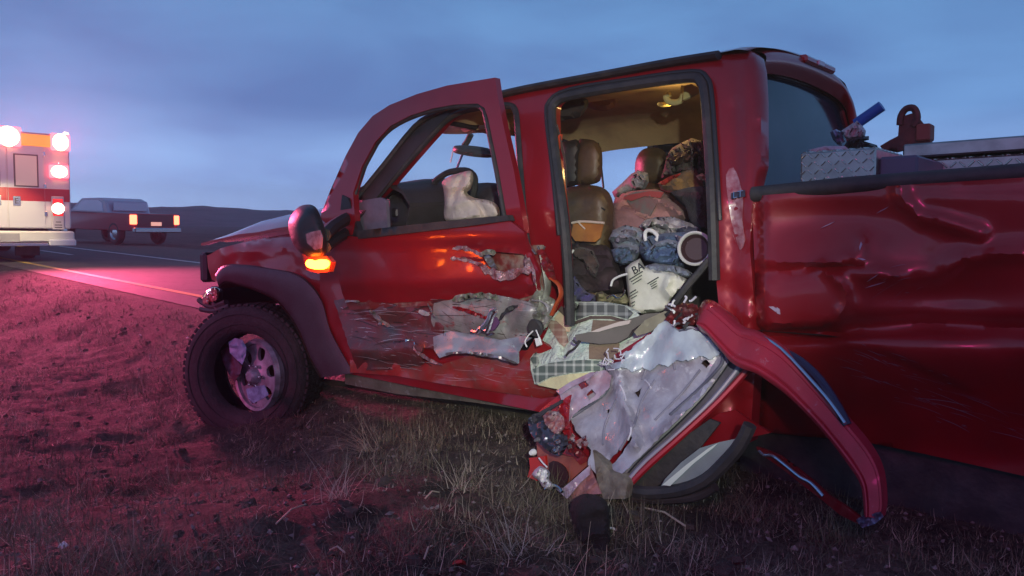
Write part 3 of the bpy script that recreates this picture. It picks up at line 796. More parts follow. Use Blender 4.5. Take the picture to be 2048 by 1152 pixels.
# ---- front wheel, steered outward
wc = P(508, 741, 0.02)
def wheel_frame(c, yaw, tilt=0.0): return Matrix.Translation(c) @ Matrix.Rotation(yaw, 4, 'Z') @ Matrix.Rotation(tilt, 4, 'X')
WM = wheel_frame(P(508, 742, 0.06), R(29), R(-3)) @ Matrix.Scale(1.05, 4)
wheel_r = 0.43
tp = [(0.235, -0.06), (0.245, -0.105), (0.275, -0.13), (0.33, -0.142), (0.375, -0.135), (0.395, -0.12), (0.412, -0.10), (0.417, -0.05), (0.417, 0.05), (0.41, 0.11), (0.39, 0.13), (0.33, 0.142), (0.26, 0.12), (0.235, 0.06)]
wheel = lathe('front_wheel', [(0.05, 0.05), (0.12, 0.06), (0.16, 0.10), (0.17, 0.14)], WM, rust_m, truck)
ty = lathe('tyre', tp, WM, tyre_m, wheel, seg=64)
# tread blocks round the tyre
vsb, fsb = [], []
for i in range(60):
    a = 2 * math.pi * i / 60
    for k, h_ in enumerate((-0.088, -0.03, 0.03, 0.088)):
        Mb = WM @ Matrix.Rotation(-a - (0.05 if k % 2 else 0), 4, 'Y') @ Matrix.Translation((0.412, h_, 0))
        box_geo(Mb, 0.016, 0.046, 0.030, vsb, fsb, 0.003)
o = link('tread', vsb, fsb, tyre_m, wheel, kind='stuff'); fixn(o.data)
# sidewall rings
for rr, ax_ in ((0.30, -0.139), (0.36, -0.1415)):
    tube('sidewall_ring', [WM @ Vector((rr * math.cos(t), ax_, rr * math.sin(t))) for t in np.linspace(0, 2 * math.pi, 49)[:-1]], 0.003, tyre_m, wheel, 5, True)
# broken alloy rim: a slice with spokes has come loose, turned inside the tyre
rimM = WM @ Matrix.Translation((0.075, -0.05, -0.015)) @ Matrix.Rotation(R(-26), 4, 'Z')
lathe('rim', [(0.225, 0.09), (0.215, 0.02), (0.225, -0.02), (0.212, -0.045), (0.195, -0.04), (0.19, -0.01), (0.18, 0.04)], rimM, mat('alloy_wheel_metal', (0.30, 0.32, 0.36), 0.5, 0.4, var=(0.16, 0.15, 0.17), vscale=15), wheel, seg=48)
def disc_sheet(name, M, r_out, holes_, m, parent, th=0.02, zf=None):
    ol = [(r_out * math.cos(a) * 1000, r_out * math.sin(a) * 1000) for a in np.linspace(0, 2 * math.pi, 41)[:-1]]
    return sheet(name, ol, m, parent, mapf=lambda x, y, d: M @ Vector((x / 1000, d, y / 1000)), dep=zf or 0.0, thick=th, step=24, holes=holes_, tdir=(M.to_3x3() @ Vector((0, 1, 0))))
hl = []
for i in range(6):
    a = i * math.pi / 3 + 0.3
    hl.append(catmull([(1000 * (0.135 * math.cos(a) + dx_ * math.cos(a) - dy_ * math.sin(a)), 1000 * (0.135 * math.sin(a) + dx_ * math.sin(a) + dy_ * math.cos(a))) for dx_, dy_ in ((-0.035, -0.018), (0.0, -0.035), (0.035, -0.03), (0.04, 0), (0.035, 0.03), (0.0, 0.035), (-0.035, 0.018))], True, 2))
disc_sheet('spoke_plate', rimM, 0.195, hl, mat('alloy_wheel_metal'), wheel, zf=lambda x, y: -0.02 - 0.03 * math.exp(-(math.hypot(x, y) / 70) ** 2))
for i_ in range(6):
    a_ = i_ * math.pi / 3; lathe('lug_nut', [(0, -0.062), (0.008, -0.06), (0.011, -0.05), (0.011, -0.03)], rimM @ Matrix.Translation((0.066 * math.cos(a_), 0, 0.066 * math.sin(a_))), chrome, wheel, seg=6)
lathe('hub_cap', [(0.0, -0.085), (0.03, -0.085), (0.045, -0.07), (0.05, -0.03)], rimM, mat('alloy_wheel_metal'), wheel, seg=20)
lathe('brake_disc', [(0.0, 0.03), (0.15, 0.03), (0.155, 0.04), (0.155, 0.06)], WM, rust_m, wheel, seg=36)
# torn pieces caught in the wheel
def Wd(x, y, d=0.0): return P(x, y, -0.02 + d)
wm_ = mat('pale_blue_white_scrap', (0.26, 0.36, 0.52), 0.5, var=(0.14, 0.18, 0.28), vscale=18, bump=0.3, bscale=25)
sheet('torn_cover', [(457, 684), (470, 676), (483, 679), (492, 695), (491, 712), (484, 729), (472, 718), (460, 706)], wm_, wheel, dep=lambda x, y: -0.05 + 0.0008 * (x - 470) + crumple(x, y, 14, 0.015, 3), thick=0.004, step=5)
sheet('torn_cover', [(441, 702), (456, 694), (466, 712), (484, 732), (480, 748), (468, 764), (455, 744), (446, 724)], mat('red_grey_scrap', (0.08, 0.03, 0.04), 0.5, var=(0.10, 0.1, 0.15), vscale=16), wheel, dep=lambda x, y: -0.03 + crumple(x, y, 14, 0.015, 4), thick=0.004, step=5)
sheet('torn_cover', [(492, 778), (515, 772), (528, 770), (537, 790), (520, 800), (504, 808), (496, 796)], wm_, wheel, dep=lambda x, y: -0.14 + crumple(x, y, 14, 0.012, 5), thick=0.004, step=5)

# ---- door mirror with lit amber repeater
mirror = lump('door_mirror', [(577, 445), (592, 418), (612, 409), (630, 413), (641, 432), (650, 460), (654, 496), (646, 514), (622, 516), (598, 503), (582, 478)], blackp, truck, d0=-0.40, bulge=0.09, wr=0.0, step=6, round_px=26, back=0.3)
sheet('mirror_glass', [(611, 468), (622, 464), (640, 460), (645, 475), (643, 496), (630, 500), (614, 486)], mat('cracked_pink_reflection_glass', (0.55, 0.36, 0.40), 0.15, 0.6, var=(0.3, 0.12, 0.14), vscale=25), mirror, dep=lambda x, y: -0.497, thick=0.004, step=6)  # pink reflection put into the colour of the mirror glass
sheet('turn_signal', catmull([(611, 526), (617, 519), (628, 522), (640, 519), (652, 521), (655, 530), (645, 538), (628, 538), (615, 534)], True, 2), amber, mirror, dep=lambda x, y: -0.44 - 0.012 * math.cos((x - 632) / 18), thick=0.012, step=5)
sheet('signal_housing', [(604, 506), (625, 516), (652, 512), (662, 524), (657, 544), (634, 546), (612, 540)], amber_soft if False else mat('amber_housing', (0.5, 0.05, 0.01), 0.3, 0, 0.5), mirror, dep=-0.41, thick=0.03, step=8)
ptube('mirror_arm', [(648, 470, -0.38), (664, 455, -0.22), (688, 440, -0.08), (700, 436, 0.0)], -0.2, 0.035, blackp, mirror, smooth=3)
ptube('mirror_arm', [(650, 495, -0.38), (668, 480, -0.22), (692, 466, -0.04)], -0.2, 0.03, blackp, mirror, smooth=3)
sheet('mirror_sail', [(684, 390), (696, 396), (706, 425), (716, 455), (720, 478), (690, 484), (664, 470), (652, 445), (666, 430), (680, 425)], blackp, mirror, dep=lambda x, y: -0.05 + crumple(x, y, 22, 0.015, 4), thick=0.03, step=9)
lamp('ceiling_fill_light', 'POINT', P(1352, 226, 0.7), 1.6, (1.0, 0.72, 0.25), 0.03)  # first lamp: added warm fill that brightens the cab ceiling
al = lamp('turn_signal_light', 'POINT', P(634, 532, -0.56), 2.2, (1.0, 0.10, 0.01), 0.03)

# ---- front door: window frame pulled outwards, skin torn open
def doff(x, y):  # outward lean of the frame
    t = smooth01((470 - y) / 300); return -0.05 - 0.13 * t
fr_out = [(640, 436), (646, 418), (660, 382), (691, 312), (716, 266), (745, 232), (779, 210), (834, 188), (894, 171), (990, 155), (995, 191), (1007, 252), (1028, 343), (1044, 434), (1049, 466), (1016, 470), (1014, 436), (998, 343), (976, 236), (969, 216), (955, 207), (909, 209), (864, 217), (820, 231), (780, 252), (750, 284), (724, 332), (706, 386), (710, 440), (704, 470), (668, 470), (655, 450)]
door = sheet('front_door', [(664, 468), (716, 474), (860, 458), (1018, 440), (1048, 464), (1053, 486), (1062, 505), (1068, 520), (1078, 545), (1074, 560), (1078, 585), (1060, 592), (1030, 600), (990, 596), (930, 604), (860, 602), (790, 606), (730, 604), (692, 606), (684, 585), (672, 530)], paint, truck,
    dep=lambda x, y: -0.055 + crumple(x, y, 120, 0.008, 1) + 0.05 * smooth01((y - 560) / 50) - 0.02 * smooth01((500 - y) / 30) + crumple(x, y, 30, 0.06, 6) * smooth01((x - 1030) / 40) * smooth01((y - 470) / 30),
    thick=0.018, step=9, holes=[[(962, 512), (980, 503), (1010, 505), (1045, 508), (1062, 520), (1066, 532), (1040, 538), (1010, 542), (985, 540), (972, 530)]])
sheet('window_frame', fr_out, paint, door, mapf=U, dep=doff, thick=0.035, step=12)
ptube('window_channel', [(710, 444), (709, 392), (728, 336), (753, 288), (783, 256), (822, 235), (865, 221), (909, 213), (952, 211), (966, 219), (973, 240), (994, 343), (1010, 434)], -0.09, [0.013] * 37, rubber, door, mapf=lambda x, y, d: U(x, y, doff(x, y) + 0.02), smooth=3)
sheet('belt_moulding', [(712, 462), (800, 452), (900, 441), (1014, 430), (1018, 441), (930, 453), (820, 466), (716, 478)], rubber, door, dep=-0.10, thick=0.04, step=14)
# inner liner seen low in the window
sheet('inner_liner', [(712, 410), (730, 400), (760, 395), (772, 400), (775, 455), (712, 462)], mat('grey_door_liner', (0.16, 0.14, 0.19), 0.6, var=(0.10, 0.09, 0.12), vscale=10), door, dep=0.02, thick=0.02, step=14)
# behind the tear: inner red panel and the black handle pocket
sheet('inner_panel', [(945, 490), (1085, 490), (1085, 600), (700, 620), (690, 600), (930, 560)], mat('rusty_red_inner_panel', (0.17, 0.02, 0.018), 0.5, 0.1, var=(0.30, 0.26, 0.22), vscale=9, vlo=0.5, vhi=0.7), door, dep=lambda x, y: 0.0 + crumple(x, y, 30, 0.02, 2), thick=0.01, step=12)
torn_edge = mat('curled_paint_edge', (0.48, 0.34, 0.38), 0.35, 0.4, 0.2, var=(0.28, 0.03, 0.05), vscale=22, bump=0.3, bscale=30)
def curl(name, pts, wd, parent, m=torn_edge, d0=-0.08, seed=1, am=0.03):
    """ragged lip of bent sheet metal following a measured line"""
    pl = catmull(pts, False, 4); rnd = random.Random(seed); up = []; dn = []
    for i, (x, y) in enumerate(pl):
        k = wd * (0.45 + 0.75 * rnd.random()) * (0.35 if i in (0, len(pl) - 1) else 1)
        up.append((x + rnd.uniform(-1, 1), y - k * 0.6)); dn.append((x + rnd.uniform(-1, 1), y + k * 0.6))
    def mp_(x, y, d): return P(x, y, d0 + d)
    return sheet(name, up + dn[::-1], m, parent, mapf=mp_, dep=lambda x, y: -am * abs(math.sin(x / 9 + seed)) + crumple(x, y, 10, am, seed), thick=0.004, step=4)
curl('torn_lip', [(905, 497), (925, 496), (948, 503), (964, 511)], 8, door, seed=2)
curl('torn_lip', [(901, 517), (928, 519), (950, 526), (968, 533)], 8, door, seed=3)
curl('torn_lip', [(962, 535), (980, 544), (1000, 552), (1022, 549), (1045, 541), (1066, 536)], 16, door, seed=4)
curl('torn_lip', [(1048, 520), (1060, 528), (1066, 545), (1070, 560)], 18, door, seed=5)
curl('torn_lip', [(962, 508), (975, 504), (990, 506)], 9, door, m=primer_green, seed=6)
sheet('latch_bracket', [(966, 512), (976, 505), (985, 520), (994, 538), (988, 540), (976, 530)], steel_dull, door, dep=lambda x, y: -0.05 + crumple(x, y, 9, 0.02, 2), thick=0.006, step=5)
# crushed lower half of the door: scraped, folded and bare
low_a = [(668, 600), (700, 596), (790, 600), (880, 596), (905, 603), (880, 640), (872, 690), (868, 700), (820, 690), (800, 712), (842, 700), (850, 726), (830, 742), (770, 736), (716, 738), (700, 700), (684, 650)]
low_a = [(668, 600), (700, 596), (790, 602), (880, 598), (905, 603), (890, 640), (880, 690), (868, 700), (846, 694), (838, 712), (846, 728), (800, 738), (716, 742), (700, 700), (684, 650)]
sheet('crushed_skin', low_a, paint_scraped, door, dep=lambda x, y: 0.0 + crumple(x, y, 95, 0.065, 11) - 0.05 * math.exp(-((y - 700) / 30) ** 2), thick=0.01, step=8, rag=1.5)
low_b = [(868, 606), (905, 598), (950, 592), (992, 590), (1058, 604), (1076, 620), (1084, 640), (1064, 660), (1046, 676), (1000, 684), (930, 676), (872, 668), (862, 640)]
sheet('bare_panel', low_b, primer, door, dep=lambda x, y: -0.03 + crumple(x, y, 100, 0.05, 13) + 0.02 * (y - 630) / 40, thick=0.01, step=7, rag=1.2)
low_c = [(866, 674), (900, 662), (941, 668), (1000, 680), (1047, 672), (1062, 676), (1044, 690), (1036, 704), (1036, 727), (1010, 720), (991, 713), (960, 710), (935, 705), (900, 708), (879, 716), (868, 700)]
sheet('bent_flap', low_c, mat('bent_blue_grey_metal', (0.34, 0.37, 0.42), 0.4, 0.4, var=(0.24, 0.22, 0.26), vscale=9, var2=(0.12, 0.10, 0.10), v2scale=26, v2lo=0.6, v2hi=0.68, bump=0.15, bscale=20), door, dep=lambda x, y: -0.07 - 0.05 * smooth01((y - 670) / 40) + crumple(x, y, 60, 0.03, 15), thick=0.008, step=7)
curl('torn_lip', [(878, 712), (905, 706), (935, 705), (962, 709), (995, 714), (1034, 727)], 5, door, m=steel_dull, d0=-0.115, am=0.012, seed=8)
curl('torn_lip', [(905, 600), (940, 592), (970, 591), (996, 596)], 11, door, m=primer_green, d0=-0.06, seed=9)
curl('torn_lip', [(905, 614), (935, 622), (960, 632), (985, 640)], 7, door, m=paint, d0=-0.05, seed=10)
curl('torn_lip', [(738, 622), (752, 630), (765, 644), (778, 652)], 8, door, m=primer, d0=-0.06, seed=11)
curl('torn_lip', [(785, 685), (805, 682), (824, 680), (830, 690)], 4, door, m=chrome, d0=-0.08, am=0.01, seed=12)
curl('torn_lip', [(826, 694), (834, 706), (846, 712), (862, 722), (884, 730)], 6, door, m=torn_edge, d0=-0.06, am=0.02, seed=13)
curl('torn_lip', [(690, 603), (700, 602), (719, 603)], 4, door, m=primer, d0=-0.05, am=0.01, seed=14)
curl('torn_lip', [(1035, 612), (1012, 622), (998, 640)], 8, door, m=rubber, d0=-0.08, am=0.02, seed=15)
rnd = random.Random(5)
def shard(name, x, y, l, wd_, ang, m, parent, d=-0.07, seed=1):
    c, s = math.cos(ang), math.sin(ang); r_ = random.Random(seed)
    pl = [(-l, -wd_ * .5), (-l * .4, -wd_), (l * .5, -wd_ * .7), (l, -wd_ * .3), (l * .9, wd_ * .5), (0, wd_), (-l * .8, wd_ * .6)]
    pl = [(x + c * (a * r_.uniform(.85, 1.1)) - s * b, y + s * a + c * b) for a, b in pl]
    return sheet(name, pl, m, parent, dep=lambda X, Y: d + crumple(X, Y, 9, 0.012, seed), thick=0.005, step=4)
shard('scrap', 847, 626, 12, 5, 0.35, greycl, door, seed=21)
shard('scrap', 862, 621, 16, 1.4, 1.1, steel_dull, door, seed=22)
shard('scrap', 757, 640, 16, 3.5, 0.7, primer, door, seed=23)
shard('scrap', 760, 648, 4, 3, 0.2, steel_dull, door, seed=24)
shard('scrap', 980, 668, 9, 3, -0.2, chrome, door, seed=25)
# window winder arm: bright bent regulator
ptube('window_regulator', [(944, 662), (955, 664), (962, 656), (974, 662), (980, 646), (986, 630), (992, 622)], -0.11, 0.012, chrome, door, smooth=2)
ptube('window_regulator', [(962, 656), (970, 648), (978, 636), (982, 622), (990, 618)], -0.12, 0.009, mat('blue_grey_steel', (0.35, 0.38, 0.5), 0.35, 0.8), door, smooth=2)
sheet('regulator_plate', [(976, 640), (992, 634), (998, 646), (988, 660), (974, 664)], mat('purple_plastic', (0.12, 0.05, 0.14), 0.4), door, dep=-0.09, thick=0.008, step=6)
# crushed door edge near the B pillar
for k, (pl, m_, r_) in enumerate([([(1085, 510), (1092, 545), (1096, 575), (1090, 600)], primer_green, 0.022), ([(1074, 552), (1078, 575), (1084, 600), (1080, 615)], primer_green, 0.018), ([(1052, 480), (1062, 495), (1072, 508)], steel_dull, 0.009), ([(1076, 492), (1082, 505), (1090, 493)], steel_dull, 0.006), ([(1102, 556), (1118, 570), (1122, 590), (1112, 610), (1104, 630)], mat('orange_red_metal', (0.42, 0.06, 0.015), 0.4, 0.1, 0.4), 0.016), ([(1068, 600), (1090, 604), (1100, 620), (1090, 650)], primer, 0.02)]):
    ptube('bent_door_edge', pl, -0.03, r_, m_, door, smooth=4, flat=0.4)
sheet('bent_door_edge', [(1050, 612), (1066, 590), (1080, 570), (1092, 590), (1108, 600), (1106, 625), (1092, 655), (1070, 668), (1060, 640)], primer_green, door, dep=lambda x, y: -0.04 + crumple(x, y, 18, 0.05, 6), thick=0.008, step=5)
sheet('bent_door_edge', [(1074, 500), (1084, 498), (1092, 512), (1104, 530), (1110, 560), (1098, 560), (1086, 540)], paint_in, door, dep=lambda x, y: -0.05 + crumple(x, y, 14, 0.04, 7), thick=0.008, step=5)
lathe('rubber_grommet', [(0.0, 0), (0.035, 0.0), (0.04, 0.01), (0.03, 0.03)], frame_at(P(1068, 657, -0.1), Vector((1, 0, 0)), Vector((0, 1, 0.2))), rubber, door, seg=16)
ptube('wire', [(1066, 662), (1056, 672), (1050, 684), (1054, 694)], -0.12, 0.003, white_pl, door)
ptube('wire', [(1072, 660), (1078, 674), (1082, 686)], -0.12, 0.003, white_pl, door)
sheet('wire_plug', [(1069, 677), (1075, 676), (1079, 690), (1073, 693)], white_pl, door, dep=-0.13, thick=0.02, step=6)
# ---- sill
sheet('sill', [(700, 720), (846, 722), (886, 728), (950, 708), (1040, 724), (1070, 676), (1110, 700), (1200, 740), (1420, 800), (1420, 860), (1129, 788), (1082, 797), (885, 768), (794, 752), (700, 745)], paint_scraped if False else mat('sill_red_paint', (0.34, 0.012, 0.014), 0.4, 0.1, 0.4, var=(0.25, 0.06, 0.055), vscale=6, var2=(0.22, 0.17, 0.14), v2scale=20, v2lo=0.6, v2hi=0.7), truck, dep=lambda x, y: 0.0 + crumple(x, y, 50, 0.025, 17) + 0.05 * smooth01((y - 770) / 40), thick=0.02, step=9)
sheet('rocker_rail', [(690, 742), (794, 750), (885, 766), (1000, 784), (1082, 795), (1129, 787), (1300, 822), (1440, 852), (1440, 915), (1108, 828), (941, 804), (794, 788), (690, 768)], muddy, truck, dep=lambda x, y: 0.075 + crumple(x, y, 60, 0.012, 18), thick=0.1, step=11)

def scratches(name, region, n, ang, parent, depf, m, lmin=6, lmax=40, w0=0.7, seed=1, spread=0.15, off=0.004):
    r_ = random.Random(seed); vs_, fs_ = [], []; k = 0
    xs = [p[0] for p in region]; ys = [p[1] for p in region]
    while k < n:
        x, y = r_.uniform(min(xs), max(xs)), r_.uniform(min(ys), max(ys))
        if not inside((x, y), region): continue
        k += 1; l = lmin + (lmax * 2.2 - lmin) * r_.random() ** 2.6; a = ang + r_.gauss(0, spread); w_ = w0 * 0.55 * r_.uniform(0.4, 1.6); b = len(vs_); ns = 8
        for i in range(ns + 1):
            t = i / ns; X = x + math.cos(a) * l * t; Y = y + math.sin(a) * l * t + 0.04 * l * math.sin(3 * t + seed); ww = w_ * math.sin(math.pi * (0.08 + 0.84 * t))
            vs_.append(P(X, Y - ww, depf(X, Y - ww) - off)); vs_.append(P(X, Y + ww, depf(X, Y + ww) - off))
        for i in range(ns): fs_.append((b + 2 * i, b + 2 * i + 2, b + 2 * i + 3, b + 2 * i + 1))
    return link(name, vs_, fs_, m, parent, kind='stuff', sharp=None)
scm = mat('bare_scratch_metal', (0.46, 0.42, 0.45), 0.4, 0.4); scd = mat('dark_gouge', (0.035, 0.015, 0.018), 0.6); scp = mat('pink_abraded_paint', (0.40, 0.16, 0.19), 0.5)
dA = lambda x, y: 0.0 + crumple(x, y, 95, 0.065, 11) - 0.05 * math.exp(-((y - 700) / 30) ** 2)
dB = lambda x, y: -0.03 + crumple(x, y, 100, 0.05, 13) + 0.02 * (y - 630) / 40
scratches('scratch_marks', low_a, 55, 0.06, door, dA, scm, seed=3); scratches('gouge_marks', low_a, 45, 0.16, door, dA, scd, w0=1.5, seed=4, spread=0.35)
scratches('scratch_marks', low_b, 24, 0.2, door, dB, scd, w0=0.9, seed=5, spread=0.5); scratches('scratch_marks', low_b, 24, 0.1, door, dB, scm, w0=0.6, seed=6)
dS = lambda x, y: 0.0 + crumple(x, y, 50, 0.025, 17) + 0.05 * smooth01((y - 770) / 40)
scratches('scratch_marks', [(730, 738), (886, 734), (950, 716), (1040, 732), (1120, 772), (1080, 786), (885, 758)], 34, 0.14, truck, dS, scp, seed=7, off=0.006)
scratches('scratch_marks', [(1440, 440), (1496, 430), (1500, 640), (1450, 640)], 26, 1.45, truck, lambda x, y: cab_dep(x, y), scp, 5, 26, 0.7, 8, off=0.006)
# ---- bed side, stoved in
creA = [(1520, 552), (1580, 545), (1640, 533), (1690, 520), (1722, 512), (1724, 480)]
creB = [(1640, 534), (1670, 548), (1694, 575), (1698, 610), (1676, 645), (1600, 652), (1520, 655)]
creC = [(1520, 668), (1700, 655), (1850, 650), (2100, 660)]
creD = [(1700, 540), (1800, 548), (1870, 542), (1930, 508), (2048, 500)]
creE = [(1798, 372), (1800, 400), (1840, 436), (1880, 444), (1960, 470)]
def bed_dep(x, y):
    q = (x, y); d = 0.0
    d += 0.032 * nz2(x, y * 1.1, 240, 4) + 0.006 * nz2(x, y, 90, 7)
    d += 0.06 * math.exp(-((x - 1690) / 160) ** 2 - ((y - 440) / 60) ** 2)
    d += 0.07 * math.exp(-((x - 1880) / 130) ** 2 - ((y - 600) / 60) ** 2)
    l = line_dist(q, creA); side = 1 if y > 530 else -1
    d += 0.035 * math.exp(-l / 14) * side * (1 if y < 620 else 0)
    d -= 0.03 * math.exp(-(line_dist(q, creB) / 13) ** 2)
    if inside(q, [(1520, 552)] + creB + [(1520, 655)]): d -= 0.02
    d += 0.05 * smooth01((y - 645) / 22) * smooth01((1730 - x) / 100)
    d += 0.06 * math.exp(-(line_dist(q, creC) / 20) ** 2)
    d -= 0.03 * math.exp(-(line_dist(q, creD) / 20) ** 2)
    d -= 0.035 * math.exp(-(line_dist(q, creE) / 16) ** 2)
    d += 0.30 * smooth01((y - 670) / 260)
    d += 0.06 * smooth01((400 - y) / 30) * 0.3
    if x < 1530: d += 0.05 * smooth01((1530 - x) / 14)
    def ly(pl):
        if x <= pl[0][0] or x >= pl[-1][0]: return None
        for i in range(len(pl) - 1):
            if pl[i][0] <= x <= pl[i + 1][0]: return pl[i][1] + (pl[i + 1][1] - pl[i][1]) * (x - pl[i][0]) / (pl[i + 1][0] - pl[i][0])
    for pl, am in (([(1520, 556), (1560, 552), (1600, 540), (1640, 531), (1690, 520), (1735, 505)], 0.016), ([(1700, 545), (1760, 538), (1830, 556), (1880, 545), (1925, 512), (1990, 500), (2120, 508)], -0.018), ([(1500, 668), (1600, 672), (1700, 655), (1850, 664), (1960, 670), (2100, 676)], 0.012), ([(1660, 690), (1760, 700), (1840, 735), (1960, 790)], 0.014), ([(1760, 375), (1800, 400), (1836, 436), (1900, 446), (2000, 476)], 0.010)):
        q_ = ly(pl)
        if q_ is not None:
            wd = min(1, (x - pl[0][0]) / 40, (pl[-1][0] - x) / 40)
            d += 0.6 * am * wd * math.tanh((y - q_) / 5) * math.exp(-((y - q_) / 60) ** 2)
    d += 0.018 * nz2(x * 0.6, y, 70, 30) * smooth01((y - 640) / 60)
    return d
bed = sheet('bed_side', [(1504, 392), (1700, 377), (2048, 355), (2600, 312), (3400, 250), (3400, 1150), (3000, 1100), (2800, 1080), (2700, 1000), (2600, 960), (2500, 1000), (2440, 1060), (2300, 1010), (2048, 952), (1850, 908), (1720, 882), (1600, 872), (1508, 862), (1514, 700), (1510, 560)], paint, truck, dep=bed_dep, thick=0.03, step=10, sharp=60)
ptube('bed_rail_cap', [(1506, 389), (1700, 370), (2048, 345), (2600, 302), (3400, 240)], 0.05, [0.028] * 5, rubber, truck, smooth=0, flat=1.0, seg=10)
zr2 = toL(P(1700, 372)).z
xr0 = XB + 0.04; xr1 = toL(P(3400, 240)).x
bl_d = mat('dark_bed_liner', (0.03, 0.028, 0.03), 0.7)
LQ('bed_front_wall', (xr0, 0.06, zr2 - 0.6), (xr0, 0.06, zr2 - 0.02), (xr0, W - 0.06, zr2 - 0.02), (xr0, W - 0.06, zr2 - 0.6), bl_d)
LQ('bed_floor', (xr0, 0.06, zr2 - 0.5), (xr1, 0.06, zr2 - 0.5), (xr1, W - 0.06, zr2 - 0.5), (xr0, W - 0.06, zr2 - 0.5), bl_d)
LQ('far_bed_side', (xr0, W - 0.06, zr2 - 0.55), (xr1, W - 0.06, zr2 - 0.55), (xr1, W - 0.06, zr2), (xr0, W - 0.06, zr2), paint)
ptube('far_rail_cap', [(1, 1)], 0, 0.02, rubber, truck) if False else tube('bed_rail_cap', [fromL(xr0, W - 0.05, zr2), fromL(xr1, W - 0.05, zr2 + 0.04)], 0.03, rubber, truck)
sheet('underbed_shade', [(1480, 850), (1720, 872), (2048, 936), (2400, 1030), (2440, 1200), (2300, 1330), (2048, 1180), (1900, 1090), (1760, 1040), (1600, 1000), (1480, 980)], rubber, truck, dep=lambda x, y: 0.36 + 0.03 * nz2(x, y, 80, 3), thick=0.05, step=24)  # black sheet stands in for the dark void under the bed
# rear wheel, mostly in the dark under the bed
axr = toL(P(2200, 1100, 0.2)); RWM = TM @ Matrix.Translation((2.62, -W / 2 + 0.17, toL(WM.to_translation()).z + 0.02))
rwheel = lathe('rear_wheel', [(0.0, -0.05), (0.08, -0.06), (0.15, -0.02), (0.2, -0.08), (0.235, -0.10)], RWM, steel_dull, truck)
lathe('tyre', tp, RWM, tyre_m, rwheel, seg=48)
RWM2 = TM @ Matrix.Translation((2.62, W / 2 - 0.17, toL(WM.to_translation()).z + 0.02))
rw2 = lathe('rear_wheel', [(0.0, -0.05), (0.08, -0.06), (0.15, -0.02), (0.2, -0.08), (0.235, -0.10)], RWM2, steel_dull, truck)
lathe('tyre', tp, RWM2, tyre_m, rw2, seg=32)
FWM2 = TM @ Matrix.Translation((toL(WM.to_translation()).x, W / 2 - 0.2, toL(WM.to_translation()).z + 0.02))
fw_ = lathe('front_wheel', [(0.0, -0.05), (0.08, -0.06), (0.15, -0.02), (0.2, -0.08), (0.235, -0.10)], FWM2, steel_dull, truck)
lathe('tyre', tp, FWM2, tyre_m, fw_, seg=32)
# badge: L and T
bdg = sheet('badge', [(1462, 386), (1489, 380), (1490, 393), (1462, 398)], mat('badge_backing', (0.05, 0.04, 0.06), 0.4), truck, mapf=U, dep=lambda x, y: cab_dep(x, y) - 0.012, thick=0.006, step=9)
bR = (U(1489, 386) - U(1462, 391)); bU = (U(1475, 380) - U(1475, 396))
text_part('badge_lettering', 'LT', bU.length * 1.15, frame_at(U(1476, 389.5, 0.0), bR, bU), chrome, bdg, 0.002)
scratches('scratch_marks', [(1640, 680), (1760, 690), (1960, 780), (2040, 860), (1900, 860), (1700, 760)], 60, 0.36, truck, bed_dep, mat('dull_scrape', (0.22, 0.12, 0.17), 0.5), 10, 60, 0.9, 9, 0.08)
scratches('scratch_marks', [(1720, 520), (1800, 540), (1850, 600), (1740, 620)], 12, -0.4, truck, bed_dep, mat('dull_scrape'), 10, 40, 0.6, 10, 0.2)
# scratches and chips on the bed side
for k, (x, y, l, wd_, an) in enumerate([(1721, 492, 9, 2.5, -1.4), (1548, 618, 12, 4, 0.4), (1556, 622, 8, 4, 1.2), (1722, 518, 9, 2, 0.2), (1765, 420, 14, 0.9, -0.5), (1655, 450, 16, 0.9, -0.45), (1750, 570, 22, 1.0, -0.3), (1745, 556, 14, 0.9, -0.6)]):
    sc_ = [(x + math.cos(an) * a - math.sin(an) * b, y + math.sin(an) * a + math.cos(an) * b) for a, b in ((-l, 0), (-l * .3, -wd_), (l, -wd_ * .3), (l * .4, wd_))]
    sheet('paint_scratch', sc_, mat('scratch_grey', (0.42, 0.34, 0.44), 0.4), truck, dep=lambda X, Y: bed_dep(X, Y) - 0.004, thick=0.004, step=6)

# ================================================================== CAB INTERIOR (parts of the truck)
def cushion(name, outline, m, d0, bulge, parent=truck, **kw):
    return lump(name, outline, m, parent, d0=d0, bulge=bulge, wr=kw.pop('wr', 0.003), ws=kw.pop('ws', 30), **kw)
seat = cushion('front_seat', [(1122, 382), (1140, 374), (1182, 370), (1212, 379), (1226, 404), (1226, 440), (1220, 500), (1214, 620), (1100, 640), (1096, 480), (1104, 410)], leather, 0.62, 0.16, round_px=34, wr=0.008, back=0.8)
cushion('headrest', [(1156, 282), (1170, 278), (1190, 282), (1202, 296), (1205, 320), (1203, 350), (1194, 366), (1150, 370), (1146, 330)], leather, 0.66, 0.085, parent=seat, round_px=22, back=0.9, wr=0.001)
cushion('headrest_shell', [(1118, 290), (1134, 283), (1158, 282), (1160, 330), (1156, 368), (1130, 370), (1112, 340)], darkin, 0.62, 0.07, parent=seat, round_px=18, wr=0.001)
ptube('seat_piping', [(1138, 418), (1146, 412), (1166, 410), (1196, 413), (1210, 420)], 0.47, 0.004, blackp, seat)
sheet('seat_pocket', [(1146, 448), (1170, 444), (1206, 448), (1200, 476), (1190, 484), (1150, 482), (1142, 470)], pocket_m, seat, dep=lambda x, y: 0.40 - 0.0006 * (y - 440) + crumple(x, y, 20, 0.01, 3), thick=0.008, step=7)
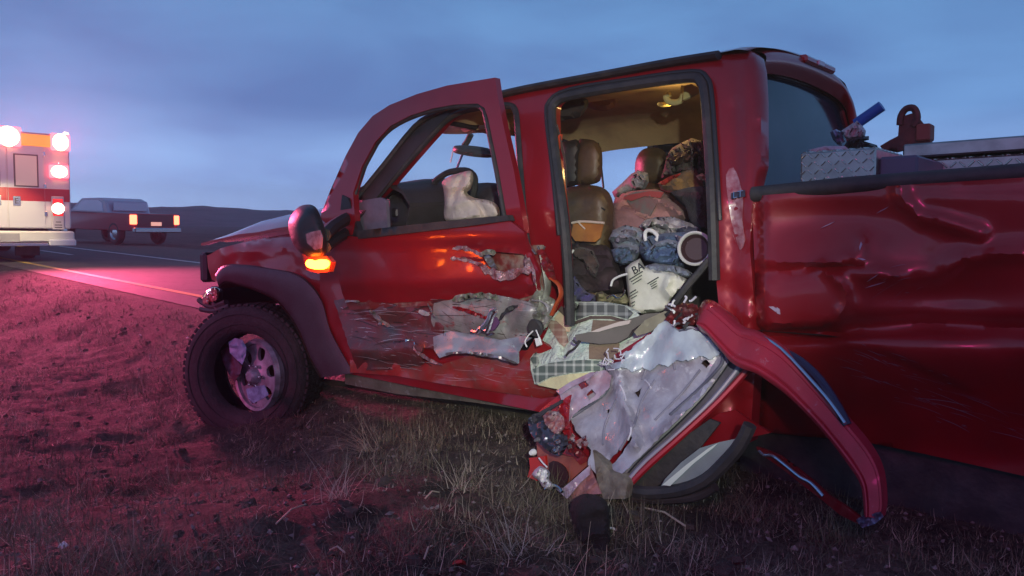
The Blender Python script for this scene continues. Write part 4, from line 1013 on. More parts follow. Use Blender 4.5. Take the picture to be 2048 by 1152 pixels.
ptube('pocket_rim', [(1144, 446), (1160, 443), (1185, 444), (1208, 446)], 0.385, 0.006, mat('pale_pocket_rim', (0.62, 0.5, 0.42), 0.5), seat)
ptube('pocket_rim', [(1156, 444), (1164, 452), (1170, 458)], 0.382, 0.004, mat('pale_pocket_rim', (0.6, 0.5, 0.4)), seat)
seat2 = cushion('front_seat', [(1262, 372), (1290, 364), (1330, 366), (1350, 380), (1352, 460), (1340, 560), (1250, 560), (1250, 420)], leather, 1.42, 0.15, round_px=26)
cushion('headrest', [(1272, 318), (1284, 300), (1302, 295), (1322, 298), (1334, 312), (1336, 345), (1330, 368), (1278, 366), (1270, 345)], leather, 1.42, 0.10, parent=seat2, round_px=24, back=0.9, wr=0.001)
# rear bench beneath the piles
bench = cushion('rear_seat', [(1230, 470), (1400, 450), (1520, 450), (1530, 760), (1240, 760)], darkin, 1.05, 0.2, round_px=40)
sheet('seat_belt', [(1284, 300), (1290, 300), (1276, 420), (1270, 420)], rubber, truck, dep=1.7, thick=0.01) if False else None
ptube('seat_belt', [(1368, 254, 1.66), (1376, 262, 1.64), (1392, 252, 1.62), (1398, 240, 1.6)], 1.6, 0.018, rubber, truck)
ptube('seat_belt', [(1196, 286, 1.0), (1202, 330, 1.0), (1207, 376, 1.0)], 1.0, 0.006, blackp, truck)
ptube('seat_belt', [(1112, 250, 0.16), (1130, 330, 0.2), (1128, 420, 0.22), (1124, 560, 0.2)], 0.2, 0.018, darkcl, truck, flat=0.3)
sheet('belt_anchor_cover', [(1110, 278), (1120, 268), (1118, 285), (1110, 312)], mat('orange_belt_cover', (0.6, 0.06, 0.02), 0.35, 0, 0.6), truck, dep=0.16, thick=0.02, step=7)
# sagging headliner at the front, visors, grab handle, dome lens
lump('sun_visor', [(848, 262), (864, 246), (900, 232), (960, 226), (1020, 224), (1036, 240), (1034, 262), (1018, 274), (1004, 276), (985, 274), (966, 266), (930, 268), (890, 268), (868, 264)], headl, truck, d0=0.75, bulge=0.08, wr=0.03, ws=50, round_px=14)
sheet('visor_lamp', [(920, 258), (932, 256), (940, 261), (930, 265)], mat('red_reflector', (0.7, 0.08, 0.05), 0.3), truck, dep=0.64, thick=0.01, step=5)
lump('header_trim', [(1104, 232), (1120, 206), (1170, 196), (1176, 212), (1160, 234), (1130, 240), (1108, 256)], darkin, truck, d0=0.55, bulge=0.05, wr=0.01, ws=20, round_px=8)
lump('ceiling_console', [(1160, 196), (1210, 186), (1242, 184), (1236, 206), (1214, 222), (1178, 216)], mat('brown_console', (0.22, 0.10, 0.06), 0.6), truck, d0=0.9, bulge=0.04, wr=0.01, ws=20, round_px=10)
handle_m = mat('cream_handle_plastic', (0.72, 0.62, 0.30), 0.35)
ptube('grab_handle', [(1368, 172), (1364, 198), (1350, 205), (1336, 202), (1332, 192), (1340, 188)], 0.55, 0.014, handle_m, truck)
sheet('handle_cover', [(1368, 172), (1382, 168), (1394, 174), (1399, 184), (1380, 194), (1366, 200)], handle_m, truck, dep=lambda x, y: 0.5 + 0.002 * (x - 1380), thick=0.02, step=8)
lump('dome_lens', [(1314, 208), (1322, 204), (1346, 207), (1338, 213), (1322, 214)], mat('dome_lens_plastic', (0.8, 0.68, 0.3), 0.3), truck, d0=0.75, bulge=0.03, wr=0, step=5, round_px=5)
lump('pillar_cover', [(1300, 250), (1330, 244), (1366, 242), (1368, 264), (1352, 290), (1340, 300), (1312, 300), (1306, 280)], darkin, truck, d0=FARD - 0.12, bulge=0.03, wr=0.01, round_px=10)
# rear-view mirror and its stalk
rvm = lump('interior_mirror', [(906, 296), (912, 291), (940, 291), (975, 296), (986, 304), (984, 315), (950, 314), (916, 308), (906, 303)], blackp, truck, d0=0.95, bulge=0.03, wr=0, step=6, round_px=8)
ptube('mirror_stalk', [(942, 268), (934, 284), (928, 292)], 1.0, 0.02, blackp, rvm)
ptube('hanging_cord', [(906, 300), (904, 312), (901, 325)], 0.93, 0.004, white_pl, rvm)
ptube('hanging_strap', [(944, 268), (932, 292), (922, 316), (911, 344)], 1.15, 0.008, mat('blue_strap', (0.05, 0.06, 0.2), 0.5), truck)
# steering wheel and burst airbag
sw = ptube('steering_wheel', [(884, 352), (900, 344), (930, 341), (946, 349), (950, 366), (945, 395), (932, 422), (912, 436), (893, 434), (878, 412), (866, 388), (868, 366)], 0.42, 0.018, rubber, truck, closed=True)
lump('airbag', [(884, 364), (900, 352), (926, 344), (942, 342), (947, 356), (942, 376), (934, 386), (950, 396), (975, 400), (994, 410), (1000, 430), (985, 440), (940, 444), (900, 444), (888, 434), (889, 405), (887, 380)], airbag_m, sw, d0=0.34, bulge=0.07, wr=0.018, ws=40, step=5, round_px=14, fold=lambda x, y: -0.02 * math.exp(-(line_dist((x, y), [(925, 350), (905, 400), (895, 440)]) / 6) ** 2) - 0.025 * math.exp(-(line_dist((x, y), [(934, 384), (960, 410), (975, 440)]) / 6) ** 2))
lump('column_cover', [(944, 370), (990, 366), (1004, 380), (1004, 430), (960, 430), (940, 400)], rubber, truck, d0=0.55, bulge=0.1, wr=0.02)
lump('instrument_cluster', [(770, 388), (800, 376), (880, 374), (888, 384), (886, 450), (780, 460)], darkin, truck, d0=0.5, bulge=0.12, wr=0.006, round_px=14)
sheet('dash_light', [(856, 409), (862, 408), (863, 412), (857, 413)], mat('lit_red_pilot_lamp', (0.8, 0.02, 0.01), 0.3, emis=(1, 0.04, 0.02), estr=5), truck, dep=0.36, thick=0.004, step=4)
boxes('door_speaker', [(Matrix.Translation(P(790, 425, 0.1)), 0.05, 0.02, 0.05)], blackp, truck, bev=0.01)

# ================================================================== THINGS IN THE CAB
def thing_lump(name, outline, m, label, cat, group=None, **kw):
    kw.setdefault('smooth', 1); kw['round_px'] = kw.get('round_px', 24) * 0.55
    return lump(name, outline, m, None, label=label, cat=cat, group=group, **kw)
G1 = 'clothes heaped on the rear seat'
thing_lump('blanket', [(1230, 396), (1250, 384), (1282, 380), (1312, 378), (1338, 388), (1376, 420), (1378, 440), (1350, 450), (1300, 452), (1250, 460), (1226, 450), (1222, 420)], pinkcl, 'dusky pink blanket with a dark woven band, bunched on the rear seat pile', 'blanket', d0=0.85, bulge=0.13, wr=0.06, ws=60, round_px=30)
bl_ = bpy.data.objects['blanket']
sheet('woven_band', [(1248, 392), (1272, 383), (1322, 381), (1330, 388), (1314, 406), (1300, 432), (1290, 436), (1262, 414)], mat('dark_band_weave', (0.22, 0.10, 0.10), 0.9, var=(0.14, 0.17, 0.16), vscale=12), bl_, dep=lambda x, y: 0.70 - 0.02 * math.cos((x - 1290) / 28) , thick=0.006, step=6)
sheet('red_stripe', [(1246, 396), (1256, 390), (1300, 382), (1328, 384), (1320, 396), (1290, 392), (1262, 402)], mat('red_weave', (0.34, 0.06, 0.06), 0.9), bl_, dep=lambda x, y: 0.685 - 0.02 * math.cos((x - 1290) / 28), thick=0.005, step=6)
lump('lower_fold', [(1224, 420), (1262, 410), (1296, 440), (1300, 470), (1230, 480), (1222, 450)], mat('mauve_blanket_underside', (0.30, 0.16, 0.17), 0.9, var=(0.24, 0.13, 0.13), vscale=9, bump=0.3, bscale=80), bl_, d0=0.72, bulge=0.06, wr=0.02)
thing_lump('shirt', [(1224, 384), (1244, 366), (1262, 348), (1276, 340), (1296, 346), (1298, 364), (1290, 378), (1270, 382), (1250, 388), (1230, 398)], greycl, 'pale grey shirt thrown over the passenger headrest side, beside the pink blanket', 'shirt', G1, d0=1.0, bulge=0.07, wr=0.085, ws=26, step=6, round_px=14)
thing_lump('jacket', [(1334, 310), (1344, 296), (1362, 286), (1384, 276), (1404, 282), (1412, 300), (1412, 345), (1396, 352), (1370, 344), (1346, 352), (1322, 356), (1328, 336)], darkcl, 'dark brown crumpled jacket highest on the pile by the rear door opening', 'jacket', G1, d0=0.75, bulge=0.10, wr=0.12, ws=24, step=5, round_px=16)
thing_lump('coat', [(1316, 366), (1340, 352), (1372, 340), (1392, 336), (1398, 350), (1408, 372), (1408, 392), (1350, 388), (1322, 380)], mustard, 'mustard brown coat lying below the dark crumpled jacket', 'coat', G1, d0=0.66, bulge=0.09, wr=0.04, ws=40, round_px=18)
thing_lump('black_bag', [(1340, 384), (1380, 374), (1412, 372), (1420, 420), (1420, 462), (1396, 466), (1380, 440), (1370, 410)], blackcl, 'black cloth bag wedged behind the rear pillar under the mustard coat', 'bag', G1, d0=0.55, bulge=0.09, wr=0.03)
thing_lump('grey_sweater', [(1278, 452), (1290, 440), (1312, 434), (1345, 433), (1375, 444), (1396, 452), (1404, 462), (1380, 470), (1330, 474), (1296, 466)], greycl, 'pale grey sweater folded over the blue jeans, second from the top of the heap', 'sweater', G1, d0=0.56, bulge=0.06, wr=0.075, ws=34, step=6, round_px=14)
thing_lump('faded_jeans', [(1216, 480), (1226, 460), (1250, 450), (1280, 456), (1290, 470), (1284, 500), (1270, 524), (1262, 526), (1240, 532), (1232, 510), (1224, 486)], denim_l, 'faded grey blue jeans hanging down left of the white hoop', 'jeans', G1, d0=0.50, bulge=0.06, wr=0.08, ws=34, step=6, round_px=18)
thing_lump('blue_jeans', [(1280, 484), (1296, 472), (1330, 466), (1370, 464), (1404, 474), (1410, 500), (1390, 530), (1360, 540), (1320, 534), (1290, 522), (1278, 504)], denim, 'dark blue jeans rolled up above the cream printed sack', 'jeans', G1, d0=0.42, bulge=0.07, wr=0.085, ws=32, step=6, round_px=22)
thing_lump('denim_cuff', [(1290, 532), (1310, 526), (1350, 530), (1376, 540), (1392, 552), (1376, 556), (1340, 546), (1312, 546), (1298, 544)], denim_l, 'frayed pale denim cloth lying across the top edge of the printed sack', 'cloth', G1, d0=0.32, bulge=0.04, wr=0.03, ws=18, step=5, round_px=8)
ptube('white_hoop', [(1292, 482), (1290, 468), (1296, 460), (1308, 464), (1316, 474), (1312, 480)], 0.38, 0.009, white_pl, None, label='small bent white plastic hoop lying on the dark blue jeans', cat='hoop')
def cpart(parent_, name, ol, m_, d0, b_=0.03, wr=0.05, ws=16, seed=1):
    par = bpy.data.objects[parent_]
    return lump(name, ol, m_, par, d0=d0, bulge=b_, wr=wr, ws=ws * 1.3, step=4.5, round_px=4, seed=seed, smooth=1)
cpart('blue_jeans', 'trouser_leg', [(1284, 506), (1300, 494), (1330, 490), (1352, 496), (1366, 512), (1350, 530), (1316, 526), (1292, 520)], mat('mid_blue_denim', (0.14, 0.22, 0.38), 0.9, var=(0.08, 0.13, 0.24), vscale=14, bump=0.5, bscale=90), 0.30, seed=2)
cpart('blue_jeans', 'waistband', [(1298, 498), (1312, 484), (1336, 478), (1360, 484), (1372, 496), (1362, 500), (1336, 490), (1312, 496), (1302, 506)], denim_l, 0.28, 0.02, 0.03, 12, 3)
cpart('blue_jeans', 'pocket_flap', [(1350, 470), (1372, 474), (1384, 488), (1376, 504), (1360, 492)], mat('mauve_lining', (0.30, 0.24, 0.30), 0.9), 0.30, 0.02, 0.03, 12, 4)
cpart('faded_jeans', 'trouser_leg', [(1222, 500), (1244, 492), (1262, 500), (1268, 524), (1248, 530), (1230, 524)], denim, 0.41, seed=5)
cpart('faded_jeans', 'seam_fold', [(1228, 470), (1250, 458), (1276, 462), (1270, 478), (1244, 484), (1232, 490)], mat('grey_mauve_cloth', (0.34, 0.32, 0.38), 0.9, var=(0.2, 0.19, 0.24), vscale=16, bump=0.4), 0.42, seed=6)
cpart('grey_sweater', 'sleeve', [(1284, 448), (1306, 438), (1330, 442), (1352, 452), (1372, 452), (1366, 462), (1336, 460), (1308, 452), (1290, 458)], mat('pale_cream_cloth', (0.62, 0.58, 0.56), 0.9, var=(0.42, 0.4, 0.42), vscale=16, bump=0.4), 0.47, seed=7)
cpart('grey_sweater', 'sleeve', [(1350, 458), (1376, 452), (1400, 458), (1410, 472), (1392, 478), (1362, 474)], mat('slate_cloth', (0.14, 0.15, 0.20), 0.9, var=(0.08, 0.08, 0.12), vscale=14, bump=0.4), 0.46, seed=8)
cpart('jacket', 'sleeve', [(1338, 318), (1352, 306), (1376, 298), (1404, 304), (1408, 318), (1384, 320), (1360, 328), (1344, 334)], mat('brown_satin', (0.13, 0.07, 0.055), 0.45, var=(0.05, 0.03, 0.025), vscale=20, bump=0.4), 0.62, 0.03, 0.07, 14, 9)
cpart('jacket', 'collar', [(1362, 286), (1380, 278), (1400, 284), (1406, 296), (1386, 300), (1368, 298)], mat('tan_brown_lining', (0.22, 0.13, 0.09), 0.8, var=(0.1, 0.06, 0.05), vscale=18), 0.62, 0.02, 0.05, 12, 10)
cpart('coat', 'red_lining', [(1320, 364), (1340, 352), (1362, 346), (1356, 354), (1338, 364), (1326, 374)], mat('bright_red_lining', (0.40, 0.03, 0.02), 0.7), 0.56, 0.015, 0.02, 12, 11)
cpart('coat', 'cuff', [(1392, 352), (1404, 346), (1412, 352), (1410, 362), (1398, 360)], mat('peach_cuff', (0.5, 0.32, 0.2), 0.8), 0.54, 0.015, 0.02, 10, 12)
cpart('shirt', 'collar', [(1264, 350), (1276, 342), (1292, 348), (1294, 362), (1286, 370), (1276, 366), (1284, 356), (1272, 354), (1266, 360)], mat('blue_grey_collar', (0.30, 0.32, 0.36), 0.9), 0.90, 0.02, 0.03, 12, 13)
# round pot with a white rim
potM = frame_at(P(1390, 497, 0.24), Vector((1, 0.25, 0)), Vector((0, 0.1, 1)))
potM = potM @ Matrix.Rotation(R(90), 4, 'X')
pot = empty('round_tub', 'round dark tub with a thick white rim lying by the rear door pillar', 'tub', potM.to_translation())
lathe('rim', [(0.058, 0.0), (0.059, 0.010), (0.064, 0.016), (0.070, 0.010), (0.071, -0.02), (0.068, -0.03), (0.060, -0.03), (0.058, 0.0)], potM, white_pl, pot, seg=36)
lathe('tub_body', [(0.0, -0.02), (0.045, -0.02), (0.059, 0.0), (0.068, -0.03), (0.060, -0.13), (0.0, -0.13)], potM, mat('dark_plum_plastic', (0.05, 0.025, 0.03), 0.4), pot, seg=36)
# printed sack
sack = lump('printed_sack', [(1250, 536), (1262, 526), (1280, 517), (1290, 534), (1315, 540), (1345, 544), (1374, 558), (1368, 578), (1350, 592), (1341, 608), (1334, 622), (1300, 626), (1268, 630), (1259, 622), (1256, 590)], bagm, None, label='cream paper sack printed with small dark lines, standing in the doorway on the quilt', cat='sack', d0=0.30, bulge=0.05, wr=0.006, ws=70, step=6, round_px=9, smooth=1, fold=lambda x, y: 0.03 * math.exp(-(line_dist((x, y), [(1338, 560), (1330, 580), (1345, 600)]) / 7) ** 2))
sx_ = P(1320, 560, 0.2) - P(1270, 590, 0.2); su_ = P(1290, 560, 0.2) - P(1300, 590, 0.2)
text_part('print_lettering', 'BA', 0.050, frame_at(P(1276, 537, 0.236), sx_, su_), ink, sack, 0.001)
text_part('print_lettering', 'www', 0.016, frame_at(P(1300, 571, 0.205), sx_, su_), ink, sack) if False else None
mk_ = []
for (x0_, y0_, n_, ls, dy_) in ((1272, 551, 3, (0.075, 0.06, 0.05), 6), (1306, 561, 4, (0.06, 0.035, 0.03, 0.03), 4.5), (1266, 583, 3, (0.035, 0.05, 0.03), 5.5), (1266, 605, 2, (0.02, 0.014), 6)):
    for q_ in range(n_): mk_.append((frame_at(P(x0_ + q_ * 1.0, y0_ + q_ * dy_, 0.236), sx_, su_), ls[q_], 0.0032 if q_ else 0.0045, 0.002))
boxes('print_mark', mk_, ink, sack, kind='stuff')
# floor clutter between seat and sack
thing_lump('violet_cloth', [(1140, 560), (1150, 552), (1162, 572), (1174, 584), (1190, 590), (1192, 604), (1166, 608), (1146, 600)], violet, 'violet cloth scrap stuffed at the foot of the front seat', 'cloth', d0=0.28, bulge=0.06, wr=0.04, ws=20, step=5, round_px=10)
thing_lump('olive_cloth', [(1190, 586), (1204, 582), (1216, 590), (1250, 586), (1258, 600), (1254, 612), (1214, 608), (1194, 606)], mat('olive_cloth', (0.30, 0.28, 0.14), 0.9, var=(0.16, 0.14, 0.08), vscale=16, bump=0.4), 'small olive crumpled cloth between violet cloth and printed sack', 'cloth', d0=0.28, bulge=0.05, wr=0.04, ws=16, step=5, round_px=8)
thing_lump('dark_coat', [(1128, 490), (1150, 482), (1200, 484), (1226, 500), (1240, 540), (1250, 580), (1220, 592), (1160, 590), (1130, 560)], mat('dark_purple_cloth', (0.035, 0.02, 0.028), 0.9, var=(0.06, 0.04, 0.045), vscale=9, bump=0.5), 'dark coat slumped on the floor below the orange seat pocket', 'coat', d0=0.5, bulge=0.1, wr=0.05, ws=40)
cpart('dark_coat', 'sleeve', [(1140, 500), (1160, 492), (1186, 500), (1200, 530), (1192, 560), (1176, 548), (1166, 524), (1148, 516)], darkcl, 0.40, 0.04, 0.07, 24, 14)
for k_, (pts_, lab) in enumerate([([(1222, 572), (1226, 560), (1240, 552), (1254, 548)], 'thin white cord curling beside the left edge of the printed sack'), ([(1132, 512), (1140, 510), (1147, 500)], 'thin white wire sticking out below the seat pocket')]):
    ptube('loose_cord', pts_, 0.22, 0.005, white_pl, None, label=lab, cat='cord')
ptube('twisted_wire', [(1214, 596), (1226, 590), (1236, 596), (1246, 590), (1250, 580)], 0.2, 0.004, chrome, None, label='bright twisted wire on the olive cloth in the footwell', cat='wire')

# ---- quilt hanging over the sill
qout = [(1069, 768), (1062, 742), (1060, 717), (1079, 692), (1094, 662), (1101, 640), (1118, 618), (1134, 603), (1156, 604), (1200, 604), (1247, 612), (1272, 624), (1300, 650), (1280, 720), (1220, 768), (1160, 782), (1128, 782)]
def qdep(x, y):
    d = 0.16 - 0.20 * smooth01((y - 600) / 150)
    d -= 0.03 * math.cos((x - 1150) / 40)
    d += 0.04 * math.exp(-(line_dist((x, y), [(1150, 612), (1136, 660), (1126, 710)]) / 8) ** 2)
    d -= 0.012 * ridge(x, y, 45, 3)
    return d
quilt = sheet('patchwork_quilt', qout, mat('pale_mint_quilt', (0.62, 0.70, 0.62), 0.9, var=(0.52, 0.58, 0.5), vscale=9, bump=0.9, bscale=45), None, dep=qdep, thick=0.03, step=7, label='pale patchwork quilt with green plaid border spilling over the door sill', cat='quilt')
def patch(name, ol, m, off=0.006, **kw): return sheet(name, ol, m, quilt, dep=lambda x, y: qdep(x, y) - off, thick=0.004, step=7, **kw)
patch('plaid_border', [(1069, 760), (1066, 738), (1098, 726), (1130, 722), (1165, 720), (1210, 722), (1212, 742), (1180, 742), (1140, 746), (1100, 754), (1071, 768)], plaid, 0.009, uvs=1.0)
patch('plaid_border', [(1060, 718), (1072, 704), (1078, 726), (1071, 736)], plaid, 0.010, uvs=1.0)
patch('plaid_border', [(1150, 622), (1158, 605), (1200, 605), (1248, 612), (1266, 626), (1256, 638), (1220, 630), (1180, 630), (1152, 640)], plaid_dark, 0.008, uvs=1.0)
patch('dark_binding', [(1146, 644), (1180, 632), (1222, 632), (1250, 640), (1248, 645), (1220, 638), (1182, 638), (1146, 650)], mat('brown_binding', (0.10, 0.07, 0.06), 0.9), 0.010)
patch('brown_patch', [(1186, 640), (1240, 642), (1238, 690), (1232, 720), (1178, 718), (1178, 690)], mat('tan_brown_patch', (0.24, 0.17, 0.12), 0.9, var=(0.18, 0.13, 0.1), vscale=8, bump=0.4), 0.011)
patch('cream_patch', [(1108, 636), (1134, 604), (1146, 640), (1138, 664), (1120, 662)], mat('peach_patch', (0.60, 0.46, 0.32), 0.9, bump=0.4), 0.009)
patch('brown_stripe', [(1116, 620), (1122, 612), (1144, 626), (1142, 640), (1128, 632)], mat('brown_binding', (0.1, 0.07, 0.06)), 0.013)
patch('printed_patch', [(1096, 652), (1100, 640), (1112, 642), (1130, 658), (1136, 684), (1128, 694), (1120, 688), (1108, 670)], plaid_red, 0.013, uvs=1.0)
patch('yellow_backing', [(1075, 770), (1100, 756), (1140, 748), (1185, 745), (1205, 748), (1175, 776), (1130, 782)], mat('pale_yellow_backing', (0.66, 0.62, 0.36), 0.9, bump=0.3), 0.008)
# dark quilted roll at the top left of the quilt
thing_lump('dark_bundle', [(1130, 606), (1140, 588), (1152, 592), (1156, 612), (1148, 650), (1136, 680), (1130, 660), (1142, 630)], cloth('dark_grey_cloth', (0.07, 0.065, 0.075), (0.13, 0.11, 0.11)), 'dark grey cloth roll tucked beside the quilt at the seat foot', 'cloth', d0=0.18, bulge=0.05, wr=0.02, ws=20, step=5, round_px=8)

# ================================================================== TORN REAR DOOR
dcorner = PX if False else None
td_root = P(1230, 1000, -0.42)
torn = empty('torn_door', 'torn off rear door with shredded grey liner and bent red window frame, lying against the sill', 'truck door', (td_root.x, td_root.y, td_root.z))
def tdd(x, y):
    # the door leans out: top against the sill, foot away from the truck
    return -0.07 - 0.42 * smooth01((y - 610) / 520) * 1.0 - 0.00012 * (x - 1300)
def TD(x, y, off=0.0): return P(x, y, tdd(x, y) + off)
def tsheet(name, ol, m, off=0.0, thick=0.008, **kw):
    f = off if callable(off) else (lambda x, y: off)
    par = kw.pop('parent', torn)
    return sheet(name, ol, m, par, mapf=TD, dep=f, thick=thick, **kw)
# outer shell: the red skin facing the ground and its rim
tsheet('door_skin', [(1340, 640), (1440, 690), (1502, 722), (1480, 760), (1400, 850), (1320, 920), (1250, 985), (1200, 1000), (1110, 930), (1062, 870), (1080, 820), (1180, 740)], paint, 0.09, 0.012, step=16)
# broad grey rubber / metal jamb edge
def edge_off(x, y): return 0.02
tsheet('door_jamb', [(1452, 718), (1480, 728), (1502, 728), (1470, 764), (1400, 836), (1330, 900), (1262, 958), (1248, 985), (1240, 996), (1216, 998), (1232, 960), (1270, 920), (1340, 855), (1400, 790)], mat('dark_blue_grey_jamb', (0.10, 0.095, 0.13), 0.45, 0, 0.2, var=(0.16, 0.15, 0.18), vscale=10), 0.03, 0.05, step=10)
ptube('jamb_bead', [(1455, 724), (1405, 792), (1340, 858), (1276, 918), (1238, 962)], 0.015, 0.010, mat('black_bead', (0.03, 0.03, 0.04), 0.4), torn, mapf=TD)
ptube('jamb_bead', [(1482, 730), (1425, 800), (1360, 862), (1292, 922), (1256, 962)], 0.012, 0.009, mat('blue_grey_bead', (0.2, 0.19, 0.26), 0.4), torn, mapf=TD)
ptube('jamb_edge', [(1504, 730), (1440, 800), (1372, 864), (1300, 928), (1262, 966)], 0.02, 0.012, paint, torn, mapf=TD)
# inner liner: upper sheet
lin_up = [(1322, 646), (1332, 638), (1345, 652), (1356, 660), (1380, 652), (1404, 660), (1430, 680), (1452, 712), (1456, 726), (1430, 760), (1400, 795), (1350, 845), (1296, 898), (1252, 940), (1222, 962), (1196, 952), (1176, 930), (1182, 900), (1166, 880), (1150, 860), (1140, 830), (1168, 800), (1204, 770), (1216, 745), (1210, 730), (1232, 728), (1250, 718), (1246, 706), (1262, 700), (1274, 686), (1300, 670)]
def loff(x, y):
    d = crumple(x, y, 110, 0.045, 41) + 0.004 * nz2(x, y, 26, 3)
    d -= 0.05 * math.exp(-(line_dist((x, y), [(1236, 735), (1244, 790), (1262, 850), (1270, 890)]) / 14) ** 2)
    d += 0.03 * math.exp(-(line_dist((x, y), [(1330, 650), (1290, 720), (1270, 780)]) / 16) ** 2)
    d -= 0.025 * math.exp(-(line_dist((x, y), [(1420, 680), (1452, 716), (1400, 790), (1300, 888)]) / 7) ** 2)
    return d
h1 = [(1402, 727), (1412, 719), (1421, 728), (1413, 737)]
h2 = [(1372, 712), (1384, 702), (1394, 694), (1392, 706), (1382, 718), (1376, 722)]
h3 = [(1268, 786), (1276, 782), (1284, 775), (1280, 788), (1276, 797)]
h4 = [(1213, 930), (1236, 900), (1262, 870), (1264, 876), (1240, 912), (1216, 940)]
h5 = [(1214, 820), (1219, 818), (1219, 826), (1214, 827)]
tsheet('cavity_shade', [(1346, 662), (1400, 668), (1440, 712), (1400, 780), (1340, 836), (1290, 880), (1262, 860), (1240, 800), (1200, 830), (1210, 790), (1290, 700)], mat('dark_cavity_shade', (0.03, 0.012, 0.014), 0.8), 0.06, 0.006, step=20)  # dark sheet behind the liner holes, paints the shade inside the door
liner_o = tsheet('inner_liner', lin_up, liner, loff, 0.006, step=8, rag=1.6, holes=[h1, h2, h3, h4, h5], sharp=34)
up_sheet = [(1214, 730), (1236, 724), (1250, 718), (1246, 706), (1262, 700), (1280, 682), (1302, 668), (1322, 646), (1334, 638), (1346, 653), (1358, 664), (1384, 658), (1410, 668), (1432, 686), (1440, 706), (1424, 718), (1398, 712), (1376, 722), (1352, 720), (1336, 734), (1318, 728), (1300, 742), (1284, 734), (1262, 744), (1250, 736), (1232, 738)]
tsheet('liner_flap', up_sheet, mat('pale_blue_liner', (0.44, 0.49, 0.56), 0.34, 0, 0.3, var=(0.32, 0.35, 0.42), vscale=9, bump=0.2, bscale=24), lambda x, y: loff(x, y) - 0.014 - 0.02 * abs(math.sin((x + y * 0.4) / 13)) * smooth01((y - 690) / 50), 0.004, step=6, rag=2.2, parent=liner_o, sharp=28)
for i_, pl_c in enumerate([[(1332, 648), (1318, 680), (1300, 720), (1284, 760)], [(1352, 660), (1344, 700), (1350, 740)], [(1310, 760), (1284, 800), (1268, 850), (1240, 900)], [(1400, 740), (1360, 790), (1310, 840)], [(1232, 800), (1210, 850), (1206, 890)]]):
    ptube('stamped_line', pl_c, 0, 0.0045, mat('shade_grey_line', (0.20, 0.19, 0.25), 0.4), liner_o, mapf=lambda x, y, d: TD(x, y, loff(x, y) - 0.002))
ptube('liner_bead', [(1358, 664), (1384, 660), (1412, 674), (1438, 696), (1446, 720), (1432, 742), (1396, 780), (1340, 830)], -0.035, 0.006, mat('dark_bead_line', (0.09, 0.09, 0.13), 0.5), liner_o, mapf=lambda x, y, d: TD(x, y, loff(x, y) - 0.004))
ptube('liner_bead', [(1214, 744), (1220, 762), (1212, 784), (1194, 800), (1168, 818), (1144, 834)], 0, 0.006, mat('dark_bead_line'), liner_o, mapf=lambda x, y, d: TD(x, y, loff(x, y) - 0.006))
for i_, (a_, b_) in enumerate([((1290, 700), (1316, 690)), ((1330, 700), (1318, 720)), ((1395, 690), (1404, 720)), ((1240, 770), (1252, 800)), ((1262, 855), (1256, 880)), ((1290, 760), (1302, 776))]):
    ptube('crease_highlight', [a_, ((a_[0] + b_[0]) / 2 + 2, (a_[1] + b_[1]) / 2), b_], 0, 0.0035, mat('pale_thread_highlight', (0.55, 0.52, 0.6), 0.35), liner_o, mapf=lambda x, y, d: TD(x, y, loff(x, y) - 0.003))  # pale tubes paint the bright glint along the liner creases
# lower liner sheet behind the latch, with rectangular slots
low = [(1118, 782), (1140, 770), (1160, 760), (1178, 748), (1210, 740), (1222, 752), (1218, 775), (1198, 796), (1166, 814), (1144, 832), (1134, 850), (1120, 840), (1124, 812)]
tsheet('liner_piece', low, mat('mauve_liner', (0.42, 0.34, 0.44), 0.4, 0, 0.3, var=(0.34, 0.2, 0.26), vscale=14, bump=0.3, bscale=20), lambda x, y: -0.03 + crumple(x, y, 30, 0.03, 43), 0.006, step=6, rag=1.0, holes=[[(1155, 770), (1170, 760), (1178, 770), (1162, 780)], [(1172, 790), (1184, 778), (1192, 788), (1178, 801)]])
tsheet('red_inner_frame', [(1126, 790), (1150, 766), (1200, 756), (1200, 800), (1168, 826), (1140, 836), (1140, 880), (1180, 920), (1160, 930), (1120, 880), (1110, 830)], paint_in, lambda x, y: 0.03 + crumple(x, y, 30, 0.03, 44), 0.008, step=8)
tsheet('liner_strip', [(1112, 782), (1140, 764), (1180, 745), (1196, 742), (1180, 756), (1140, 776), (1120, 790)], mat('mauve_liner'), lambda x, y: -0.06 + crumple(x, y, 20, 0.02, 45), 0.005, step=6)
def thread(a, b, seed=0, m=None, r_=0.0025, par=None):
    rnd = random.Random(seed); mid = ((a[0] + b[0]) / 2 + rnd.uniform(-5, 5), (a[1] + b[1]) / 2 + rnd.uniform(-5, 5))
    ptube('frayed_thread', [a, mid, b], -0.05, r_, m or mat('pale_thread_highlight'), liner_o, mapf=TD)
for i_ in range(16):
    rnd = random.Random(100 + i_); x0, y0_ = 1206 + rnd.uniform(0, 40), 704 + rnd.uniform(0, 30)
    thread((x0, y0_), (x0 + rnd.uniform(-18, 12), y0_ + rnd.uniform(-16, 10)), i_)
for i_ in range(14):
    rnd = random.Random(200 + i_); x0, y0_ = 1340 + rnd.uniform(0, 70), 600 + rnd.uniform(0, 60)
    thread((x0, y0_), (x0 + rnd.uniform(-14, 14), y0_ + rnd.uniform(-16, 12)), i_ + 50, m=random.choice([mat('pale_thread_highlight'), steel_dull, white_pl, rubber]), r_=0.004)
